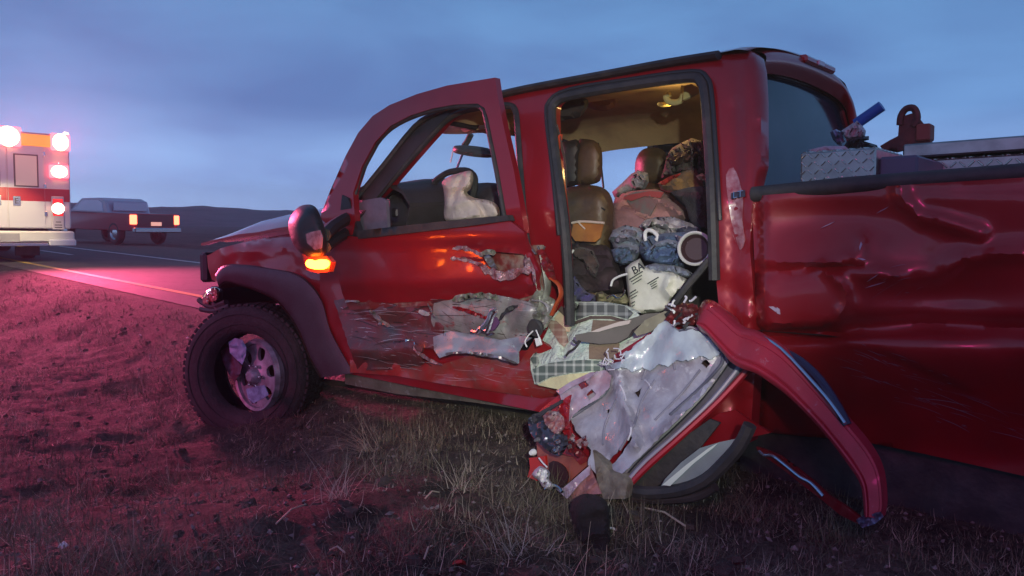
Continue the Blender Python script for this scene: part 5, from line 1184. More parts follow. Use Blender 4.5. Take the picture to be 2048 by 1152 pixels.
# latch assembly hanging from the corner
lat = tsheet('latch_plate', [(1056, 838), (1066, 828), (1082, 836), (1096, 852), (1112, 868), (1128, 872), (1130, 890), (1118, 912), (1104, 908), (1088, 896), (1070, 878), (1058, 862)], mat('dark_blue_latch_metal', (0.09, 0.09, 0.12), 0.3, 0.7), lambda x, y: -0.10 + crumple(x, y, 18, 0.03, 51), 0.02, step=5)
for (x, y, rr, m_) in ((1114, 885, 5, chrome), (1109, 902, 6, chrome), (1065, 905, 6, white_pl), (1074, 880, 4, steel_dull)):
    lathe('bolt', [(0, -0.012), (rr * 0.0013, -0.012), (rr * 0.0021, 0), (rr * 0.0021, 0.01)], frame_at(TD(x, y, -0.13), Vector((1, 0, 0)), Vector((0, 0, 1))) @ Matrix.Rotation(R(-90), 4, 'X'), m_, lat, seg=10)
tsheet('latch_cam', [(1086, 832), (1096, 822), (1112, 824), (1124, 836), (1126, 856), (1116, 868), (1102, 862), (1090, 848)], mat('red_grey_scraped_cam', (0.36, 0.12, 0.13), 0.35, 0.3, var=(0.5, 0.44, 0.46), vscale=25), lambda x, y: -0.13 + crumple(x, y, 12, 0.04, 52), 0.012, step=4, parent=lat)
tsheet('latch_arm', [(1118, 812), (1130, 796), (1140, 790), (1136, 812), (1134, 840), (1140, 870), (1134, 880), (1124, 860), (1120, 838)], paint, lambda x, y: -0.09 + crumple(x, y, 14, 0.03, 53), 0.012, step=5, parent=lat)
tsheet('latch_arm', [(1062, 836), (1072, 828), (1100, 812), (1122, 800), (1124, 806), (1100, 820), (1080, 834), (1068, 846)], rubber, -0.1, 0.012, step=6, parent=lat)
rnd = random.Random(3)
for i_ in range(16):
    x, y = rnd.uniform(1128, 1176), rnd.uniform(872, 912)
    pl = [(x + rnd.uniform(3, 8) * math.cos(a), y + rnd.uniform(3, 8) * math.sin(a)) for a in (0, 1.2, 2.4, 3.6, 4.9)]
    tsheet('torn_flake', pl, random.choice([paint_in, primer, white_pl, liner, mat('red_grey_scraped_cam')]), (lambda s_: (lambda x, y: -0.06 + crumple(x, y, 8, 0.03, s_)))(i_), 0.004, step=4, parent=lat)
tsheet('rusty_pan', [(1072, 872), (1100, 900), (1130, 912), (1176, 918), (1180, 926), (1160, 944), (1140, 962), (1120, 975), (1084, 960), (1076, 930)], mat('orange_brown_pan', (0.30, 0.075, 0.05), 0.5, 0, 0.2, var=(0.2, 0.04, 0.03), vscale=14), 0.04, 0.01, step=8)
tsheet('speaker_opening', catmull([(1098, 926), (1114, 924), (1130, 936), (1136, 955), (1128, 972), (1112, 974), (1100, 958)], True, 2), mat('dark_maroon_hole', (0.03, 0.005, 0.01), 0.7), 0.028, 0.006, step=8)
# white actuator on its red plate
act = tsheet('actuator_plate', [(1058, 916), (1090, 912), (1092, 930), (1080, 945), (1074, 962), (1055, 954), (1060, 936)], mat('bright_red_plate', (0.45, 0.02, 0.01), 0.4), -0.06, 0.012, step=7)
lump('actuator', [(1066, 944), (1076, 934), (1082, 932), (1094, 938), (1100, 946), (1098, 958), (1106, 970), (1102, 980), (1086, 974), (1078, 962), (1066, 952)], white_pl, act, mapf=TD, d0=-0.09, bulge=0.035, wr=0.02, ws=10, step=3.5, round_px=6)
ptube('actuator_rod', [(1090, 978), (1104, 970), (1118, 976), (1124, 984)], -0.1, 0.006, chrome, act, mapf=TD)
ptube('actuator_wire', [(1078, 916), (1086, 926), (1094, 934)], -0.12, 0.003, white_pl, act, mapf=TD)
# bottom corner: pale pointed flap and jamb foot
tsheet('corner_flap', [(1180, 930), (1178, 950), (1160, 966), (1142, 988), (1134, 998), (1110, 976), (1126, 976), (1150, 956), (1166, 942)], mat('mauve_liner'), lambda x, y: -0.06 + crumple(x, y, 20, 0.02, 61), 0.005, step=6)
tsheet('corner_flap', [(1178, 932), (1190, 960), (1202, 988), (1160, 990), (1148, 1012), (1130, 1020), (1128, 1000), (1150, 980), (1164, 956)], mat('pink_red_flap', (0.36, 0.17, 0.17), 0.45, 0, 0.2, var=(0.28, 0.1, 0.11), vscale=12), lambda x, y: -0.03 + crumple(x, y, 24, 0.02, 62), 0.006, step=6)
tsheet('jamb_foot', [(1186, 900), (1222, 945), (1246, 950), (1256, 962), (1250, 998), (1206, 998), (1194, 960)], mat('muddy_jamb', (0.22, 0.19, 0.15), 0.6, 0.1, var=(0.11, 0.08, 0.06), vscale=12, bump=0.4), lambda x, y: -0.02 + crumple(x, y, 26, 0.025, 63), 0.04, step=6)
# red door frame sweeping down to the right: outer window frame
arc_o = catmull([(1398, 632), (1412, 605), (1440, 622), (1478, 654), (1508, 664), (1560, 695), (1622, 760), (1680, 826), (1734, 890), (1760, 940), (1768, 1000), (1764, 1036)], False, 5)
arc_i = catmull([(1392, 650), (1410, 665), (1440, 700), (1470, 730), (1520, 752), (1572, 790), (1620, 836), (1662, 884), (1700, 935), (1720, 968), (1726, 1000), (1728, 1034)], False, 5)
def arcd(u_): return -0.03 + 0.10 * u_ 
def frm(u_, v):
    k = u_ * (len(arc_o) - 1); i = min(int(k), len(arc_o) - 2); f = k - i
    o = (arc_o[i][0] * (1 - f) + arc_o[i + 1][0] * f, arc_o[i][1] * (1 - f) + arc_o[i + 1][1] * f)
    q = (arc_i[i][0] * (1 - f) + arc_i[i + 1][0] * f, arc_i[i][1] * (1 - f) + arc_i[i + 1][1] * f)
    x = o[0] * (1 - v) + q[0] * v; y = o[1] * (1 - v) + q[1] * v
    relief = -0.016 * min(1, v / 0.1, (1 - v) / 0.1) - 0.030 * v + 0.008 * math.exp(-((v - 0.78) / 0.02) ** 2) + 0.007 * (1 if v < 0.22 else 0)
    return P(x, y, -0.16 - 0.24 * u_ + relief + 0.006 * nz2(x, y, 40, 3))
gridobj('bent_window_frame', 70, 30, frm, mat('matt_scuffed_red_paint', (0.34, 0.012, 0.035), 0.5, 0.0, 0.15, var=(0.26, 0.012, 0.03), vscale=6, var2=(0.36, 0.14, 0.2), v2scale=40, v2lo=0.62, v2hi=0.72), torn, thick=tuple((TM.to_3x3() @ Vector((0, 0.035, 0)))), sharp=50)
def frd(x, y): return -0.2 - 0.24 * smooth01((x - 1400) / 360)
ptube('frame_edge', [(1478, 656), (1510, 666), (1562, 697), (1624, 762), (1660, 804), (1690, 846)], 0, 0.005, mat('bright_edge', (0.45, 0.5, 0.62), 0.25, 0.9), torn, mapf=lambda x, y, d: P(x, y, frd(x, y) + 0.03))
ptube('frame_edge', [(1560, 700), (1600, 722), (1640, 760), (1676, 815), (1694, 850)], 0, 0.014, mat('dark_blue_seal', (0.02, 0.02, 0.06), 0.3), torn, mapf=lambda x, y, d: P(x, y, frd(x, y) + 0.09))
lump('crushed_corner', [(1392, 640), (1404, 604), (1424, 600), (1450, 618), (1474, 636), (1480, 656), (1450, 668), (1420, 672), (1400, 662)], paint, torn, d0=-0.12, bulge=0.07, wr=0.012, ws=60, step=6, round_px=12)
sheet('crushed_corner', [(1330, 640), (1342, 620), (1366, 604), (1392, 610), (1402, 632), (1392, 652), (1370, 650), (1346, 650)], paint_scraped, torn, dep=lambda x, y: -0.10 + crumple(x, y, 16, 0.06, 9), thick=0.01, step=5, rag=2)
sheet('crushed_corner', [(1328, 628), (1352, 612), (1368, 622), (1356, 650), (1340, 656)], rubber, torn, dep=lambda x, y: -0.08 + crumple(x, y, 14, 0.05, 10), thick=0.01, step=5, rag=2)
ptube('torn_seal', [(1328, 636, 0.0), (1345, 612, -0.02), (1372, 575, 0.0), (1398, 545, 0.02), (1418, 520, 0.04)], 0.0, 0.014, rubber, torn)
sheet('frame_tip', [(1712, 1040), (1730, 1030), (1758, 1026), (1764, 1036), (1750, 1048), (1724, 1056)], mat('blue_grey_torn_tip', (0.30, 0.34, 0.48), 0.35, 0.6, var=(0.1, 0.1, 0.16), vscale=30), torn, dep=lambda x, y: -0.43 + crumple(x, y, 10, 0.02, 2), thick=0.015, step=4)
# lower frame, glass and seals of the window lying below
def LD(x, y, d=0): return P(x, y, -0.36 - 0.00005 * (x - 1250) + d)
sheet('underside_shade', [(1250, 978), (1290, 940), (1372, 872), (1420, 838), (1440, 846), (1400, 896), (1360, 930), (1322, 968), (1290, 985)], rubber, torn, mapf=P, dep=lambda x, y: -0.30 + 0.0004 * (x - 1250), thick=0.01, step=11)  # black patch painted for the shade under the door skin
sheet('skin_lower', [(1262, 955), (1300, 930), (1372, 868), (1440, 826), (1470, 820), (1500, 842), (1540, 866), (1478, 880), (1440, 884), (1402, 894), (1370, 930), (1340, 960), (1290, 965)], paint, torn, mapf=P, dep=lambda x, y: -0.26 + 0.0004 * (x - 1250) + 0.03 * nz2(x, y, 60, 2), thick=0.015, step=11)
sheet('side_glass', [(1322, 972), (1330, 958), (1362, 925), (1400, 896), (1440, 884), (1480, 876), (1462, 902), (1436, 928), (1404, 950), (1370, 964), (1340, 974)], mat('pale_film_glass', (0.27, 0.32, 0.33), 0.22, 0, 0.8, var=(0.2, 0.24, 0.26), vscale=5), torn, mapf=LD, dep=lambda x, y: 0.01, thick=0.006, step=12)
sheet('glass_highlight', [(1324, 970), (1372, 930), (1416, 897), (1436, 886), (1426, 896), (1386, 928), (1340, 972)], mat('pale_green_white_highlight', (0.66, 0.74, 0.66), 0.25), torn, mapf=LD, dep=-0.012, thick=0.004, step=9)  # highlight along the glass, painted as a pale sheet
ptube('lower_frame', [(1246, 978), (1300, 986), (1362, 980), (1412, 960), (1450, 925), (1480, 890), (1500, 850)], 0.0, 0.022, rubber, torn, mapf=LD)
ptube('lower_frame', [(1252, 996), (1320, 998), (1392, 992), (1430, 972)], 0.02, 0.018, darkin, torn, mapf=LD)
ptube('reveal_strip', [(1514, 896), (1530, 908), (1552, 918), (1588, 946), (1620, 976), (1648, 996), (1674, 1018), (1712, 1040)], 0.02, [0.006, 0.01, 0.012, 0.014, 0.015, 0.014, 0.012] * 5, paint, torn, mapf=lambda x, y, d: P(x, y, -0.3 + d), smooth=0, seg=6) if False else sheet('reveal_strip', [(1512, 894), (1532, 900), (1560, 912), (1598, 940), (1630, 966), (1658, 992), (1690, 1012), (1722, 1036), (1716, 1048), (1680, 1030), (1646, 1002), (1610, 974), (1570, 942), (1536, 918), (1520, 910)], mat('dark_red_strip', (0.14, 0.008, 0.014), 0.35, 0.2, 0.5), torn, dep=lambda x, y: -0.28 - 0.0006 * (x - 1512) + crumple(x, y, 30, 0.01, 3), thick=0.012, step=7)
ptube('reveal_edge', [(1518, 902), (1528, 910), (1546, 912), (1575, 934), (1600, 954), (1622, 966), (1646, 992)], 0, 0.005, mat('bright_edge'), torn, mapf=lambda x, y, d: P(x, y, -0.30 - 0.0006 * (x - 1512)))
# soft black form under the corner
flap = lump('black_form', [(1140, 1022), (1146, 1000), (1166, 988), (1192, 990), (1212, 1002), (1218, 1022), (1220, 1060), (1222, 1110), (1226, 1180), (1150, 1180), (1150, 1110), (1146, 1060), (1144, 1034)], mat('matt_black', (0.012, 0.008, 0.011), 0.9, bump=0.4, bscale=60), None, label='black soft rubber boot standing in the grass under the torn door corner', cat='rubber boot', mapf=lambda x, y, d: P(x, y, -0.62 + d), d0=0.0, bulge=0.05, wr=0.02, ws=50, step=8, round_px=22)  # soft black form, labelled here and below as a rubber boot

# door trim board lying on the quilt
board = sheet('trim_board', [(1150, 670), (1196, 660), (1240, 644), (1290, 628), (1334, 624), (1330, 634), (1282, 648), (1264, 660), (1256, 674), (1234, 686), (1200, 688), (1152, 682)], mat('mauve_brown_trim', (0.05, 0.036, 0.042), 0.5, var=(0.075, 0.055, 0.06), vscale=9), None, dep=lambda x, y: -0.10 + 0.0012 * (x - 1150), thick=0.03, step=8, label='dark mauve piece of door trim lying across the quilt', cat='trim panel')
sheet('top_edge', [(1180, 664), (1200, 656), (1240, 643), (1262, 640), (1258, 648), (1230, 654), (1196, 664)], mat('pale_mauve_edge', (0.40, 0.32, 0.32), 0.4), board, dep=lambda x, y: -0.112 + 0.0012 * (x - 1150), thick=0.008, step=8)
sheet('board_fragment', [(1268, 664), (1290, 640), (1330, 622), (1340, 632), (1326, 648), (1300, 664), (1274, 672)], mat('olive_grey_board', (0.27, 0.25, 0.18), 0.7, var=(0.2, 0.18, 0.13), vscale=9), None, dep=lambda x, y: -0.06 + crumple(x, y, 20, 0.01, 3), thick=0.015, step=7, label='olive grey board fragment between trim piece and torn door liner', cat='trim panel')
ptube('bent_rod', [(1146, 680), (1152, 686), (1160, 682), (1150, 696), (1138, 704), (1132, 712)], -0.12, 0.005, rubber, None, label='thin dark bent rod ending on the quilt left of the trim piece', cat='rod')

# ================================================================== ON THE BED
def oriented(pA, pB, pU):
    return frame_at(pA, pB - pA, pU)
def plate_box(name, label, x0, x1, dd0, dd1, z0, z1, rows, cols, lid=None, group=None):
    c = fromL((x0 + x1) / 2, (dd0 + dd1) / 2, z0)
    root = empty(name, label, 'toolbox', c, Matrix.Rotation(-TP, 4, 'Y'), group)
    M = TM @ Matrix.Translation(((x0 + x1) / 2, (dd0 + dd1) / 2 - W / 2, (z0 + z1) / 2))
    boxes('case', [(M, x1 - x0, dd1 - dd0, z1 - z0)], diamond, root, bev=0.006)
    vs_, fs_ = [], []
    px_ = (x1 - x0) / cols; pz_ = (z1 - z0) / rows
    for i in range(cols):
        for j in range(rows):
            an = R(45) if (i + j) % 2 else R(-45)
            Mb = M @ Matrix.Translation((-(x1 - x0) / 2 + (i + .5) * px_, -(dd1 - dd0) / 2 - 0.001, -(z1 - z0) / 2 + (j + .5) * pz_)) @ Matrix.Rotation(an, 4, 'Y')
            box_geo(Mb, px_ * 0.98, 0.006, px_ * 0.22, vs_, fs_, 0.002)
    npy = max(2, int((dd1 - dd0) / px_))
    for i in range(cols):
        for j in range(npy):
            an = R(45) if (i + j) % 2 else R(-45)
            Mb = M @ Matrix.Translation((-(x1 - x0) / 2 + (i + .5) * px_, -(dd1 - dd0) / 2 + (j + .5) * (dd1 - dd0) / npy, (z1 - z0) / 2 + 0.001)) @ Matrix.Rotation(an, 4, 'Z')
            box_geo(Mb, px_ * 0.98, px_ * 0.22, 0.006, vs_, fs_, 0.002)
    o = link('tread_pattern', vs_, fs_, mat('raised_tread_metal', (0.62, 0.60, 0.55), 0.25, 1.0), root, kind='stuff'); fixn(o.data)
    return root, M
a = toL(P(1600, 368, 0.12)); b = toL(P(1600, 306, 0.12)); c = toL(P(1752, 300, 0.12))
box1, BM1 = plate_box('toolbox', 'short diamond plate toolbox standing against the cab rear window', a.x, c.x, 0.12, W - 0.12, a.z - 0.03, b.z, 5, 11)
a2 = toL(P(1812, 345, 0.5)); b2 = toL(P(1812, 292, 0.5)); c2 = toL(P(2700, 300, 0.5))
box2, BM2 = plate_box('toolbox', 'long low diamond plate toolbox running rearwards along the bed', a2.x, c2.x, 0.5, 0.95, a2.z - 0.05, b2.z - 0.055, 2, 40)
boxes('lid', [(TM @ Matrix.Translation(((a2.x + c2.x) / 2, 0.725 - W / 2, b2.z - 0.02)), c2.x - a2.x + 0.02, 0.48, 0.05)], diamond, box2, bev=0.006)
boxes('bed_box_side', [(TM @ Matrix.Translation((c.x + 0.06, 0.4 - W / 2, (a.z + b.z) / 2 - 0.02)), 0.12, 0.5, b.z - a.z - 0.02)], mat('dark_blue_grey_steel', (0.09, 0.09, 0.14), 0.5, 0.3), box1, bev=0.008)
# blue tube with wrapped white paper
tA, tB = P(1712, 248, 0.55), P(1764, 212, 0.55)
tb = empty('blue_tube', 'bright blue cardboard tube pointing up to the right from white wrapping on the toolbox', 'tube', P(1690, 290, 0.55))
tube('tube_body', [tA, tA.lerp(tB, 0.5), tB], 0.021, mat('bright_blue_paint', (0.015, 0.09, 0.36), 0.4), tb, seg=16)
thing_lump('paper_wrap', [(1682, 262), (1700, 250), (1714, 240), (1724, 250), (1732, 262), (1730, 274), (1714, 276), (1700, 280), (1690, 276)], mat('white_paper', (0.56, 0.58, 0.54), 0.7, var=(0.42, 0.43, 0.42), vscale=20), 'crumpled white paper wrapped round the foot of the blue tube', 'wrapping paper', d0=0.55, bulge=0.05, wr=0.03, ws=14, step=4, round_px=9)
thing_lump('plastic_wrap', [(1660, 264), (1672, 258), (1684, 264), (1690, 284), (1676, 290), (1666, 280)], mat('blue_white_film', (0.25, 0.3, 0.42), 0.3, var=(0.08, 0.09, 0.14), vscale=24), 'small blue and white plastic wrapper left of the white paper on the toolbox', 'wrapper', d0=0.55, bulge=0.03, wr=0.03, ws=10, step=4, round_px=6)
thing_lump('black_clamp', [(1686, 294), (1696, 280), (1710, 274), (1738, 272), (1738, 280), (1728, 282), (1754, 290), (1756, 296), (1730, 296), (1700, 300)], blackp, 'black hand clamp lying on the short toolbox beneath the white paper', 'clamp', d0=0.5, bulge=0.04, wr=0.02, ws=12, step=4, round_px=6)
thing_lump('flat_paper', [(1616, 300), (1650, 292), (1690, 292), (1700, 300), (1650, 306), (1620, 306)], greycl, 'flat pale grey sheet lying at the left end of the short toolbox lid', 'paper', d0=0.4, bulge=0.01, wr=0.01, step=5, round_px=6)
# rusty hitch bracket with a ring
rb = empty('hitch_bracket', 'rusty brown steel bracket with a ring at its top, standing between the toolboxes', 'bracket', P(1790, 300, 0.6))
sheet('bracket_plate', [(1760, 292), (1780, 280), (1796, 272), (1798, 246), (1806, 232), (1826, 226), (1836, 236), (1846, 248), (1860, 247), (1861, 284), (1832, 286), (1812, 290), (1806, 300), (1790, 304), (1764, 298)], rust_m, rb, dep=0.6, thick=0.03, step=9)
ptube('ring', [(1800, 250), (1802, 232), (1812, 218), (1826, 216), (1833, 226), (1834, 240), (1826, 252)], 0.6, 0.013, rust_m, rb)
boxes('socket', [(Matrix.Translation(P(1850, 266, 0.62)) @ Matrix.Rotation(-TP, 4, 'Y'), 0.05, 0.07, 0.062)], mat('orange_rust', (0.20, 0.05, 0.035), 0.7), rb, bev=0.005)

# ================================================================== AMBULANCE
# rear face pivot: lower right corner of the body
AC = PD(144, 492, 17.0); AC.z = ROADZ + 0.42
adir = RD.copy(); aright = Vector((adir.y, -adir.x, 0))
tocam = (CAMPOS - AC); tocam.z = 0
AW, AL = 2.62, 5.2
ang_extra = R(-2.5)
adir = Matrix.Rotation(ang_extra, 3, 'Z') @ adir; aright = Vector((adir.y, -adir.x, 0))
amb_o = AC - aright * (AW / 2); amb_o.z = ROADZ
AMM = Matrix.Translation(amb_o) @ Matrix((aright, adir, Vector((0, 0, 1)))).transposed().to_4x4()   # x right, y forward, z up; origin centre rear at road level
amb = empty('ambulance', 'white ambulance with a red stripe and glowing beacons, seen from behind on the road', 'ambulance', amb_o, Matrix((aright, adir, Vector((0, 0, 1)))).transposed().to_4x4())
def AX(px, py, y=0.0):
    """local x,z on the ambulance's rear plane under a photo pixel"""
    Mi = AMM.inverted(); o_ = Mi @ CAMPOS; r_ = Mi.to_3x3() @ ray(px, py); t = (y - o_.y) / r_.y
    return (o_ + r_ * t)
amw = mat('ambulance_white', (0.62, 0.60, 0.60), 0.35, 0, 0.4)
amr = mat('ambulance_red_stripe', (0.42, 0.015, 0.02), 0.35, 0, 0.4)
amg = mat('ambulance_seam', (0.10, 0.09, 0.10), 0.6)
ht_ = AX(140, 272).z; hb_ = AX(140, 458).z
def ab(name, x0, x1, z0, z1, y0_=-0.01, y1_=0.01, m=amw, bev=0.004, parent=amb, **kw):
    return boxes(name, [(AMM @ Matrix.Translation(((x0 + x1) / 2, (y0_ + y1_) / 2, (z0 + z1) / 2)), x1 - x0, y1_ - y0_, z1 - z0)], m, parent, bev=bev, **kw)
XR = AW / 2
ab('body', -XR, XR, hb_, ht_, 0.0, AL, amw, 0.03)
ab('cab', -XR * 0.85, XR * 0.85, 0.5, ht_ * 0.72, AL + 0.0, AL + 2.0, amw, 0.15)
st0, st1 = AX(130, 404).z, AX(130, 379).z
ab('stripe', -XR + 0.02, XR - 0.02, st0, st1, -0.006, 0.01, amr, 0.001)
for side in (-1, 1): ab('stripe', side * XR - 0.004, side * XR + 0.004, st0, st1, 0.05, AL - 0.05, amr, 0.001)
# rear doors with windows, handles and seams
dxm = (AX(13, 340).x); dxr = AX(88, 340).x; dw = dxr - dxm
zt, zb = ht_ - 0.22, hb_ + 0.02
for side, (x0, x1) in ((1, (dxm + 0.012, dxr)), (-1, (dxm - dw, dxm - 0.012))):
    dr = ab('rear_door', x0, x1, zb, zt, -0.024, -0.001, amw, 0.006)
    ab('door_stripe', x0 + 0.004, x1 - 0.004, st0, st1, -0.030, -0.0245, amr, 0.001, dr)
    cxm = (x0 + x1) / 2; wz0, wz1 = AX(50, 371).z, AX(50, 311).z; ww = (AX(73, 340).x - AX(30, 340).x) / 2
    ab('window_frame', cxm - ww - 0.03, cxm + ww + 0.03, wz0 - 0.03, wz1 + 0.03, -0.034, -0.0245, amg, 0.02, dr)
    ab('window', cxm - ww, cxm + ww, wz0, wz1, -0.040, -0.0345, mat('lit_milky_window', (0.45, 0.36, 0.34), 0.2, emis=(1.0, 0.62, 0.5), estr=0.22), 0.015, dr)
    hx = x0 + 0.16 if side == 1 else x1 - 0.16
    ab('handle', hx - 0.08, hx + 0.06, AX(30, 412).z, AX(30, 392).z, -0.05, -0.031, chrome, 0.01, dr)
    text_part('door_letter', 'E', 0.17, AMM @ Matrix.Translation((hx - 0.02, -0.054, AX(30, 402).z)) @ Matrix.Rotation(R(90), 4, 'X'), ink, dr, 0.002)
    for hz in (zb + 0.3, (zb + zt) / 2, zt - 0.2): ab('hinge', (x1 if side == 1 else x0) - 0.02, (x1 if side == 1 else x0) + 0.03, hz - 0.05, hz + 0.05, -0.045, -0.0245, chrome, 0.005, dr)
ab('roof_cap', -XR - 0.01, XR + 0.01, ht_ - 0.07, ht_ + 0.01, -0.03, AL, mat('ambulance_roof_trim', (0.45, 0.4, 0.4), 0.4), 0.02)
hot = mat('lit_white_yellow_beacon', (1, 0.8, 0.5), 0.3, emis=(1.0, 0.72, 0.30), estr=16)
hotr = mat('lit_red_beacon_rim', (0.9, 0.1, 0.1), 0.3, emis=(1.0, 0.07, 0.09), estr=6)
def beacon(name, pxa, pya, pxb, pyb, out=0.10, hm=hot):
    A_ = AX(pxa, pyb); B_ = AX(pxb, pya); x0, x1, z0, z1 = A_.x, B_.x, A_.z, B_.z
    hb = ab(name, x0 - 0.04, x1 + 0.04, z0 - 0.03, z1 + 0.03, -out + 0.03, -0.001, hotr, 0.02)
    lathe('lens', [(0, -0.06), (0.55, -0.045), (0.85, -0.02), (1.0, 0.02)], AMM @ Matrix.Translation(((x0 + x1) / 2, -out + 0.02, (z0 + z1) / 2)) @ Matrix.Diagonal(((x1 - x0) * 0.55, 1, (z1 - z0) * 0.6, 1)), hm, hb, seg=24)
    c_ = AMM @ Vector(((x0 + x1) / 2, -out - 0.12, (z0 + z1) / 2))
    return c_
cs = [beacon('beacon', 105, 272, 134, 298), beacon('beacon', 102, 334, 132, 353), beacon('beacon', -6, 258, 36, 288), beacon('beacon', -102, 266, -72, 292), beacon('beacon', -100, 330, -70, 350)]
ab('marker_light', XR - 0.10, XR - 0.02, ht_ + 0.012, ht_ + 0.07, -0.02, 0.05, hot, 0.01)
ab('light_bar', AX(38, 280).x, AX(100, 280).x, AX(60, 292).z, AX(60, 268).z, -0.05, -0.001, mat('amber_light_bar', (0.5, 0.2, 0.03), 0.3, emis=(1.0, 0.35, 0.05), estr=0.8), 0.015)
# tail lamp cluster
for mir in (1, -1):
    x0, x1 = AX(102, 400).x, AX(127, 400).x
    if mir < 0: x0, x1 = -x1, -x0
    tl = ab('tail_lamp', x0, x1, AX(115, 459).z, AX(115, 393).z, -0.05, -0.001, mat('tail_lamp_housing', (0.55, 0.5, 0.5), 0.4), 0.015)
    ab('red_lens', x0 + 0.02, x1 - 0.02, AX(115, 432).z, AX(115, 398).z, -0.06, -0.0505, mat('red_tail_lens', (0.5, 0.01, 0.01), 0.2, 0, 0.5, emis=(1, 0.03, 0.03), estr=0.8), 0.008, tl)
    xm = (x0 + x1) / 2
    lathe('lit_bulb', [(0, -0.03), (0.09, -0.02), (0.12, 0.0), (0.12, 0.01)], AMM @ Matrix.Translation((xm, -0.062, AX(115, 417).z)), mat('lit_brake_bulb', (1, 0.7, 0.6), 0.3, emis=(1, 0.55, 0.42), estr=10), tl, seg=18)
    vs_, fs_ = [], []
    for zz in (444, 450, 455): box_geo(AMM @ Matrix.Translation((xm, -0.053, AX(115, zz).z)), 0.14 if zz > 445 else 0.1, 0.004, 0.018, vs_, fs_)
    link('lamp_marking', vs_, fs_, ink, tl)
# bumper step, plate, wheels
bz0, bz1 = AX(100, 491).z, AX(100, 462).z
cream = mat('lit_cream_bumper_white', (0.75, 0.72, 0.62), 0.35)
ab('bumper', -XR + 0.02, XR - 0.01, bz0 + 0.08, bz1, -0.32, 0.0, cream, 0.03)
ab('bumper_pad', AX(90, 480).x, XR + 0.0, bz0, bz0 + 0.14, -0.40, -0.33, white_pl, 0.02)
ab('step_edge', -XR * 0.7, AX(90, 480).x - 0.02, bz0 + 0.0, bz0 + 0.07, -0.42, -0.33, chrome, 0.01)
pl_ = ab('license_plate', AX(-6, 470).x, AX(33, 470).x, AX(20, 483).z, AX(20, 466).z, -0.335, -0.3205, mat('plate_grey', (0.4, 0.38, 0.36), 0.5), 0.004)
ab('underbody', -0.9, 0.9, 0.35, hb_, 0.1, AL, rubber, 0.03)
ab('mud_flap', AX(32, 500).x, AX(82, 500).x, 0.12, bz0, 0.1, 0.14, rubber, 0.01)
for (wx, wy) in ((-0.9, 1.5), (0.72, 1.5), (-0.95, 6.0), (0.95, 6.0)):
    Mw = AMM @ Matrix.Translation((wx, wy, 0.4)) @ Matrix.Rotation(R(90), 4, 'Z')
    wh = lathe('wheel', [(0, -0.08), (0.1, -0.08), (0.2, -0.05), (0.24, -0.1)], Mw, chrome, amb, seg=20)
    lathe('tyre', [(0.23, -0.1), (0.3, -0.15), (0.37, -0.14), (0.4, -0.1), (0.4, 0.1), (0.37, 0.14), (0.3, 0.15), (0.23, 0.1)], Mw, rubber, wh, seg=28)
# the beacons really light the scene
for k, c_ in enumerate(cs[:4]):
    lamp('ambulance_beacon_light', 'SPOT', c_, (4200, 1600, 4200, 1500)[k], ((1.0, 0.07, 0.24), (1.0, 0.14, 0.22), (1.0, 0.12, 0.24), (1.0, 0.06, 0.28))[k], 0.12, c_ + AMM.to_3x3() @ Vector((0.12, -1, 0.42)), 136, 0.7)
lamp('rear_face_fill', 'SPOT', AMM @ Vector((0.1, -2.2, 2.6)), 60, (1.0, 0.45, 0.45), 0.2, AMM @ Vector((0.0, 0, 1.6)), 90, 0.9)  # added fill lamp hanging behind the ambulance, brightens its rear doors
lamp('bumper_fill', 'SPOT', AMM @ Vector((0.0, -1.4, 1.75)), 120, (1.0, 0.85, 0.5), 0.08, AMM @ Vector((0.1, 0, 0.62)), 75, 0.6)  # added fill lamp, brightens the bumper and step

# ================================================================== PASSING PICKUP
PC = PD(312, 496, 27.5)
pdir = RD.copy()
pr_ = Vector((pdir.y, -pdir.x, 0)); PC.z = ROADZ
PMM = Matrix.Translation(PC) @ Matrix((pr_, pdir, Vector((0, 0, 1)))).transposed().to_4x4()
PMM = PMM @ Matrix.Rotation(R(14), 4, 'Z') @ Matrix.Diagonal((1, 1, 1.1, 1))
car = empty('passing_pickup', 'dark red pickup with a silver windowed cab driving on the road beyond the ambulance', 'pickup truck', PC, PMM.to_3x3().to_4x4())
pcm = mat('dark_red_body', (0.42, 0.012, 0.03), 0.35, 0.0, 0.4)
pcs = mat('silver_blue_glass', (0.42, 0.46, 0.60), 0.15, 0.3, 0.8)
def prof_body(name, prof_, hw, m, parent=car, inset=0.0):
    """extrude a side profile (y forward, z) across the car, edges chamfered"""
    vs_ = []; n = len(prof_)
    cy_ = sum(p[0] for p in prof_) / n; cz_ = sum(p[1] for p in prof_) / n
    for s, k in ((-hw, 0.93), (-hw + 0.07, 1.0), (hw - 0.07, 1.0), (hw, 0.93)):
        for y_, z_ in prof_: vs_.append(PMM @ Vector((s, cy_ + (y_ - cy_) * k, cz_ + (z_ - cz_) * k)))
    fs_ = []
    for q in range(3):
        for i in range(n): j = (i + 1) % n; fs_.append((q * n + i, q * n + j, (q + 1) * n + j, (q + 1) * n + i))
    fs_.append(tuple(range(n))); fs_.append(tuple(3 * n + i for i in reversed(range(n))))
    o = link(name, vs_, fs_, m, parent, sharp=30); fixn(o.data); o.data.set_sharp_from_angle(angle=R(30)); return o
prof_body('body', [(0, 0.45), (0, 1.0), (1.7, 1.02), (3.9, 1.02), (5.0, 0.92), (5.2, 0.75), (5.2, 0.45)], 0.92, pcm)
